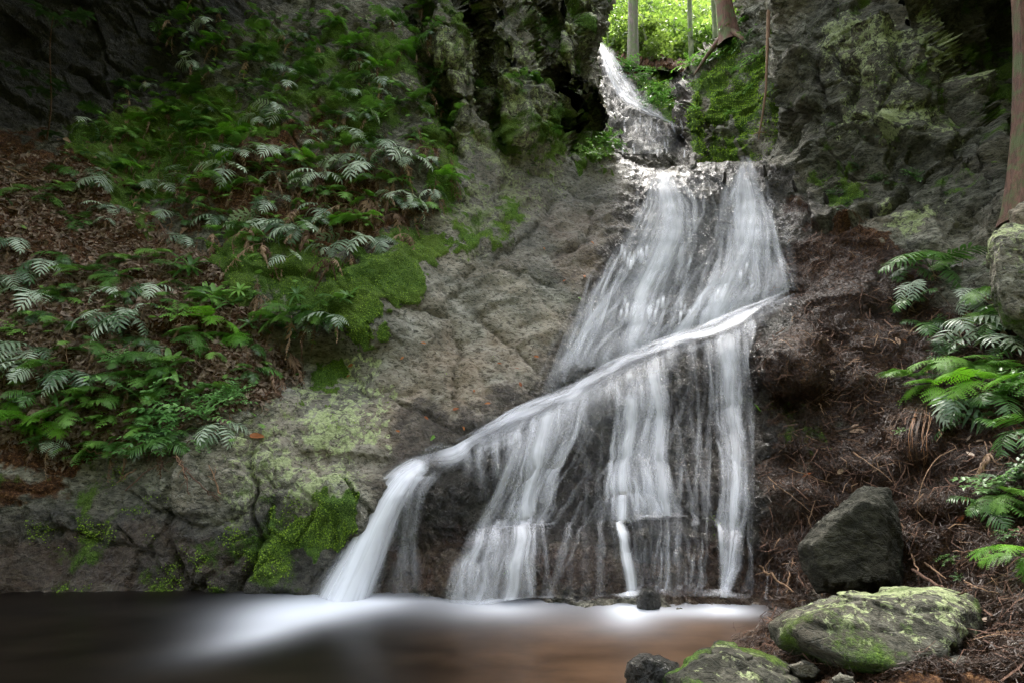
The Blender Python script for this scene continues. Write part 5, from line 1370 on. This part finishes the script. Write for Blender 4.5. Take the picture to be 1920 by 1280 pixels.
# ------------------------------------------------------------------ boulders
def boulder(outline, Yc, depth, seed, name, lab, amp=.05, sub=6, mo=.4, li=.0, da=.0, we=.0, br=.0, tiltz=0., shade=None, yfun=None):
    r_ = np.random.default_rng(seed)
    ol = np.array(outline, float); cen = ol.mean(0)
    pts = []
    for (x, y) in ol:
        yc = Yc if yfun is None else yfun(x, y)
        pts.append(P(x, y, yc))
    for sc_, dy_ in ((.72, -depth * .5), (.75, depth * .6)):
        for (x, y) in cen + (ol - cen) * sc_:
            yc = Yc if yfun is None else yfun(x, y)
            pts.append(P(x, y, yc + dy_))
    pts = np.array(pts); c = pts.mean(0)
    bm = bmesh.new()
    for q in pts - c: bm.verts.new(q)
    bmesh.ops.convex_hull(bm, input=bm.verts)
    bm.normal_update()
    pl = [(np.array(f_.normal), float(np.dot(f_.normal, f_.verts[0].co))) for f_ in bm.faces]
    bm.free()
    Nn = np.array([a for a, b in pl]); D = np.array([b for a, b in pl]); D = np.abs(D)
    Nn *= np.sign((Nn * Nn).sum(1, keepdims=True))
    bm = bmesh.new(); bmesh.ops.create_icosphere(bm, subdivisions=sub, radius=1)
    d = np.array([v_.co[:] for v_ in bm.verts]); d /= np.linalg.norm(d, axis=1, keepdims=True)
    fs = np.array([[v_.index for v_ in f_.verts] for f_ in bm.faces]); bm.free()
    dn_ = d @ Nn.T
    with np.errstate(divide='ignore'): rr_ = np.where(dn_ > 1e-4, D / dn_, 1e9)
    k_ = 34. / np.median(D)
    m_ = rr_.min(1); rad_ = m_ - np.log(np.exp(-k_ * (np.minimum(rr_, m_[:, None] + 3) - m_[:, None])).sum(1)) / k_
    v = d * rad_[:, None] + c
    q = (v @ Rm.T) * np.array([1, 1, 2.])
    hA, eA, rA = facets(q * 3.2, seed); hB, eB, rB = facets(q * 9, seed + 3); hA = hA * sstep(0, .08, eA) * .7 + (rA - .5) * .6; hB = (rB - .5)
    dd = amp * (hA + .45 * hB) - amp * .4 * np.exp(-(eA / .07) ** 2) + amp * .4 * fbm(q * 4, 4, seed) + .006 * fbm(q * 30, 3, seed)
    v = v + d * dd[:, None]
    v = v + d * (.012 * ridged(q * 9, 3, seed + 21))[:, None]
    z = (v[:, 2] - v[:, 2].min()) / np.ptp(v[:, 2])
    topn = np.clip(d[:, 2] * .9 + .35, 0, 1)
    no = fbm(v * 5, 4, seed + 7)
    mos = mo * np.clip(.55 + no, 0, 1) * (1.25 - .6 * z)
    lic = li * topn * np.clip(.75 + .5 * no, 0, 1)
    at = {'D': np.zeros((len(v), 3)), 'A': np.stack([mos, np.full(len(v), we), br * (1 - z)], 1), 'B': np.stack([lic, np.zeros(len(v)), np.full(len(v), da)], 1)}
    o = link(name, mesh_np(name, v, fs, ROCK, at)); setp(o, lab, 'rock' if name in ('rock', 'stone') else 'boulder')
    return o, v
boulder([(1437,1165),(1470,1148),(1540,1122),(1610,1106),(1690,1100),(1760,1096),(1820,1112),(1848,1140),(1846,1200),(1800,1262),(1700,1285),(1600,1275),(1500,1235),(1452,1210)], 3.15, .75, 3, 'boulder', 'large yellow green lichened boulder at the right edge of the pool', .045, 6,   .7, .95, .7, yfun=lambda x, y: 3.45 - (x - 1440) / 410 * .15 - (y - 1100) / 170 * .35)
boulder([(1492,1020),(1530,985),(1580,935),(1620,905),(1665,915),(1695,985),(1700,1060),(1695,1110),(1600,1120),(1530,1115),(1505,1070)], 4.1, .5, 5, 'boulder', 'dark wet angular boulder behind the lichened boulder', .04, 6, .3, .0, .95, we=.0, br=.3)
boulder([(1245,1275),(1290,1225),(1340,1204),(1400,1212),(1460,1235),(1500,1262),(1530,1330),(1400,1420),(1250,1400)], 2.95, .5, 8, 'boulder', 'low mossy boulder at the bottom edge by the pool', .035, 6, .85, .4, .85, yfun=lambda x, y: 3.12 - (y - 1200) / 200 * .5)
boulder([(1178,1240),(1205,1222),(1245,1225),(1275,1242),(1285,1275),(1270,1310),(1190,1320),(1175,1280)], 3.1, .3, 9, 'boulder', 'small wet black rock at the bottom edge in the pool', .035, 5, .0, .0, .8, we=.8)
boulder([(1478,1245),(1500,1236),(1528,1240),(1545,1258),(1530,1274),(1490,1272)], 2.92, .12, 10, 'stone', 'small purplish stone between the two front boulders', .012, 5, .1, .0, .1, we=.3)
boulder([(1196,1120),(1205,1100),(1225,1098),(1238,1112),(1240,1142),(1215,1146),(1198,1140)], 4.5, .18, 11, 'stone', 'small wet black stone at the foot of the falls', .02, 5, .0, .0, .7, we=1.)
boulder([(1188,1010),(1196,990),(1215,986),(1222,1010),(1224,1080),(1215,1110),(1196,1105),(1190,1060)], 4.82, .2, 12, 'stone', 'upright dark rock splitting the lower falls', .02, 5, .05, .0, .6, we=1.)
boulder([(1850,470),(1862,432),(1895,418),(1960,420),(1990,500),(1980,600),(1930,640),(1880,610),(1858,550)], 4.55, .5, 14, 'boulder', 'tall lichen spotted rock at the right edge behind the ferns', .05, 6, .55, .95, .1)
boulder([(1890,395),(1915,380),(1960,375),(1990,400),(1985,440),(1920,445),(1895,430)], 4.7, .35, 15, 'boulder', 'rounded brown rock at the foot of the red trunk', .03, 5, .2, .5, .0, br=.5)
boulder([(1885,1218),(1900,1205),(1925,1208),(1935,1232),(1905,1240)], 2.62, .1, 16, 'stone', 'smooth tan stone in the litter at the bottom right', .008, 4, .0, .0, .0, br=.9)
boulder([(1560,1272),(1575,1262),(1600,1268),(1605,1290),(1570,1295)], 2.72, .1, 17, 'stone', 'small dark stone below the lichened boulder', .01, 4, .2, .0, .4)
boulder([(1760,1245),(1790,1228),(1840,1240),(1850,1275),(1790,1285)], 2.75, .15, 19, 'stone', 'reddish wet stone below the lichened boulder corner', .015, 5, .1, .0, .0, br=1., we=.5)
name_later = True

# ------------------------------------------------------------------ trees and saplings
def trunk_tree(base_px, base_py, top_px, top_py, Yd, r0, r1, mat, lab, name='tree', crown=None, lean_y=0., flare=1.9, roots=0):
    a = P(base_px, base_py, Yd); b = P(top_px, top_py, Yd + lean_y)
    n = 22; t = np.linspace(0, 1, n)
    p = a + (b - a) * t[:, None]; p[:, 0] += np.sin(t * 5 + base_px) * r0 * .35
    rad_ = (r0 + (r1 - r0) * t) * (1 + (flare - 1) * np.exp(-t * n * .38))
    e = empty(name, V(a))
    v, f = tube(np.concatenate([p[:1] - (p[1:2] - p[:1]) * .6, p]), np.r_[rad_[0] * 1.15, rad_], 20)
    ax = np.repeat(np.concatenate([p[:1], p]), 20, 0)
    dd = v - ax; ang = np.tile(np.linspace(0, 2 * math.pi, 20, endpoint=False), n + 1)
    v = ax + dd * (1 + .07 * np.sin(ang * 5 + v[:, 2] * .8) + .05 * np.sin(ang * 9 + v[:, 2] * 2))[:, None]
    A = Acc(); A.add((v - a, f))
    for k in range(roots):
        az = k * 2.1 + .6; L = r0 * random.uniform(4, 7)
        q = np.array([[0, 0, r0 * 1.2], [math.cos(az) * r0 * 1.4, math.sin(az) * r0 * 1.4, 0], [math.cos(az) * L * .6, math.sin(az) * L * .6, -r0 * 1.5], [math.cos(az) * L, math.sin(az) * L, -r0 * 4]])
        A.add(tube(q, [r0 * .6, r0 * .42, r0 * .28, r0 * .12], 6))
    o = link('trunk', A.mesh('trunk', mat), e)
    if crown:
        zc, rc, nl, lf = crown
        H_ = np.linalg.norm(b - a)
        pts = []
        A = Acc()
        g_ = np.random.default_rng(int(base_px))
        for k in range(26):
            h = zc + (1 - zc) * k / 26; az = g_.uniform(0, 6.28); q0 = (p - a)[min(n - 1, int(h * n))]
            L = rc * g_.uniform(.5, 1) ; c_ = arc(5, g_.uniform(0, 35), -15) * L; c_ = c_ @ np.array(Matrix.Rotation(az, 3, 'Z')).T + q0
            A.add(tube(c_, np.linspace(r1 * .35, .008, 6), 4))
            m = nl // 26
            tt_ = g_.uniform(.25, 1.05, m); cc_ = np.stack([np.interp(tt_, np.linspace(0, 1, 6), c_[:, j]) for j in range(3)], 1)
            pts.append(cc_ + g_.normal(size=(m, 3)) * np.array([.25, .25, .10]) * rc * .42)
        link('limbs', A.mesh('limbs', mat), e)
        v, f = leaf_cloud(np.concatenate(pts), lf, None, .55, .6, int(base_px) + 3)
        link('crown', mesh_np('crown', v, f, M['crown'], None, False), e)
    setp(e, lab, 'tree'); return e
trunk_tree(1192, 158, 1178, -260, 12.9, .13, .10, M['bark'], 'straight grey brown trunk standing beside the upper cascade', crown=(.55, 2.4, 2600, .12), lean_y=.5, flare=1.35, roots=5)
trunk_tree(1299, 132, 1280, -260, 13.2, .062, .045, M['bark_thin'], 'slim pale green trunk rising from the mossy bank edge', crown=(.55, 1.8, 2200, .12), flare=1.2)
trunk_tree(1343, 66, 1322, -200, 12.6, .055, .035, M['bark_thin'], 'thin leaning trunk left of the red cedar', crown=(.5, 1.5, 1500, .12), flare=1.2)
trunk_tree(1366, 74, 1335, -260, 10.4, .15, .11, M['bark_red'], 'thick shaggy red cedar on the edge of the mossy cliff', crown=(.75, 1.8, 1500, .14), flare=1.5, roots=3)
trunk_tree(1935, 395, 1912, -420, 4.95, .15, .12, M['bark_red'], 'big red brown cedar trunk cut by the right picture edge', crown=(.9, 2.2, 1500, .1), flare=1.3, roots=0, lean_y=-.2)
g3 = random.Random(5)
def understory(px, Yd, Hh, rc, nl, k, lf=.15):
    x_ = float(ray(px, 60)[0] * Yd)
    z0 = float(height3(x_, Yd)); a = np.array([x_, Yd, z0 - .2])
    e = empty('tree', V(a))
    n = 9; t = np.linspace(0, 1, n); p = np.stack([np.sin(t * 3 + k) * .12 * Hh * .4, np.cos(t * 2 + k) * .1, t * Hh], 1)
    A = Acc(); A.add(tube(p, np.linspace(.035 + .012 * Hh, .015, n), 7))
    pts = []; g_ = np.random.default_rng(k + 40)
    for j in range(20):
        h = .18 + .8 * j / 20; az = g_.uniform(0, 6.28); L = rc * g_.uniform(.45, 1.05) * (1.1 - .5 * h)
        c_ = arc(5, g_.uniform(5, 45), -10) * L; c_ = c_ @ np.array(Matrix.Rotation(az, 3, 'Z')).T + p[int(h * (n - 1))]
        A.add(tube(c_, np.linspace(.018, .005, 6), 4)); m = nl // 20
        tt_ = g_.uniform(.2, 1.05, m); cc_ = np.stack([np.interp(tt_, np.linspace(0, 1, 6), c_[:, i]) for i in range(3)], 1)
        pts.append(cc_ + g_.normal(size=(m, 3)) * np.array([.3, .3, .10]) * rc * .36)
    link('trunk', A.mesh('trunk', M['bark_thin']), e)
    v, f = leaf_cloud(np.concatenate(pts), lf, None, .5, .6, k + 3)
    link('crown', mesh_np('crown', v, f, M['crown'], None, False), e)
    setp(e, 'sunlit yellow green young tree on the slope behind the gorge', 'tree', 'sunlit young trees behind the gorge')
k = 0
for Yd, n_, Hh in ((13.8, 7, 1.5), (15.5, 6, 2.2), (18.5, 6, 3.0), (22, 6, 3.6), (27, 6, 4.4), (33, 6, 5.0), (40, 6, 6)):
    for i in range(n_):
        px = 1105 + (i + g3.uniform(.1, .9)) * 350 / n_
        understory(px, Yd + g3.uniform(-.8, .8) * Yd / 20, Hh * g3.uniform(.7, 1.2), Hh * .62, int(900 + 14 * Yd), k, .055 + .0042 * Yd); k += 1
# unseen canopy and slope added to shade the gorge, opening left over the falls
g_ = np.random.default_rng(321); n = 15000
a_ = g_.uniform(0, 6.28, n); r_ = 22 * np.sqrt(g_.uniform(0, 1, n)); c_ = np.stack([np.cos(a_) * r_ + .5, np.sin(a_) * r_ + 2, 11 + g_.uniform(-1.5, 2.5, n) + .25 * r_ * 0], 1)
hole = ((c_[:, 0] + .8) / 6.0) ** 2 + ((c_[:, 1] - 5.6) / 6.0) ** 2
keep = (hole + .35 * fbm(c_ * .5, 3, 9) > 1) & (c_[:, 1] < 13 + .3 * fbm(c_, 2, 3)) & (fbm(c_ * .45, 3, 19) > -.22) & ~((c_[:, 1] > 0) & ((c_[:, 2] - CAMZ) / np.maximum(c_[:, 1], .1) < 1.02))
v, f = leaf_cloud(c_[keep], .62, None, .6, .7, 99)
M['canopy'] = make_leaf('added_canopy_leaves', (.045, .07, .03), (.09, .12, .06), .5, .25, .3, .8)
setp(link('added_canopy', mesh_np('added_canopy', v, f, M['canopy'], None, False)), 'unseen leafy canopy added to shade the gorge with a gap above the falls', 'canopy', kind='stuff')
bx = np.linspace(-30, 30, 50); by = np.linspace(-4.5, -30, 30); BX, BY = np.meshgrid(bx, by)
BZ = -.8 + (-4.5 - BY) * 1.0 + .6 * fbm(np.stack([BX, BY, BX * 0], -1).reshape(-1, 3) * .4, 4, 71).reshape(BX.shape)
ib = np.arange(BX.size).reshape(BX.shape)
M['added_slope_floor'] = make_leaf('added_slope_floor', (.02, .025, .01), (.05, .06, .02), .9, .0, .2, 1.)
setp(link('hillside', mesh_np('hillside', np.stack([BX, BY, BZ], -1).reshape(-1, 3), np.stack([ib[:-1, :-1], ib[1:, :-1], ib[1:, 1:], ib[:-1, 1:]], -1).reshape(-1, 4), M['added_slope_floor'])), 'unseen wooded slope added behind the viewer to shade the gorge', 'hillside', kind='structure')
# sapling at the upper left
def sapling():
    a = surf(88, 262); top = P(102, 25, a[1] - .9)
    e = empty('sapling', V(a))
    n = 10; t = np.linspace(0, 1, n)[:, None]; p = (P(88, 262, a[1])[None] * (1 - t) + top * t) - a; p[:, 0] += .03 * np.sin(np.linspace(0, 6, n))
    link('stem', (lambda A: (A.add(tube(p, np.linspace(.011, .004, n), 5)), A.mesh('stem', M['twig']))[1])(Acc()), e)
    A = Acc(); g_ = random.Random(4)
    for (tx, ty, m) in [(65,8,4),(78,22,5),(105,33,5),(132,30,6),(150,30,6),(160,26,4),(15,118,3),(42,132,5),(62,136,3),(100,150,4),(50,168,4),(78,170,5),(105,165,3),(95,180,3),(112,155,3),(85,250,4),(100,252,4)]:
        yy = a[1] - .9 * (1 - (ty - 25) / 237)
        c_ = P(tx, ty, yy) - a
        h = min(1, max(0, 1 - (ty + 15 - 25) / 237)); s0 = p[int(h * (n - 1))]
        A.add(tube(np.array([s0, (s0 + c_) / 2 + [0, 0, .02], c_]), [.004, .003, .002], 4))
        for j in range(m):
            az = j * 6.28 / m + g_.uniform(-.4, .4)
            A.add(leaf_strip(c_, np.array([math.cos(az), math.sin(az), g_.uniform(-.2, .35)]), np.array([0, 0, 1.]), g_.uniform(.11, .17), .065, 3, .2, .2))
    link('leaves', A.mesh('leaves', M['silver']), e)
    setp(e, 'thin sapling with whorls of pale leaves against the dark upper left rock', 'sapling')
sapling()
name_plants()
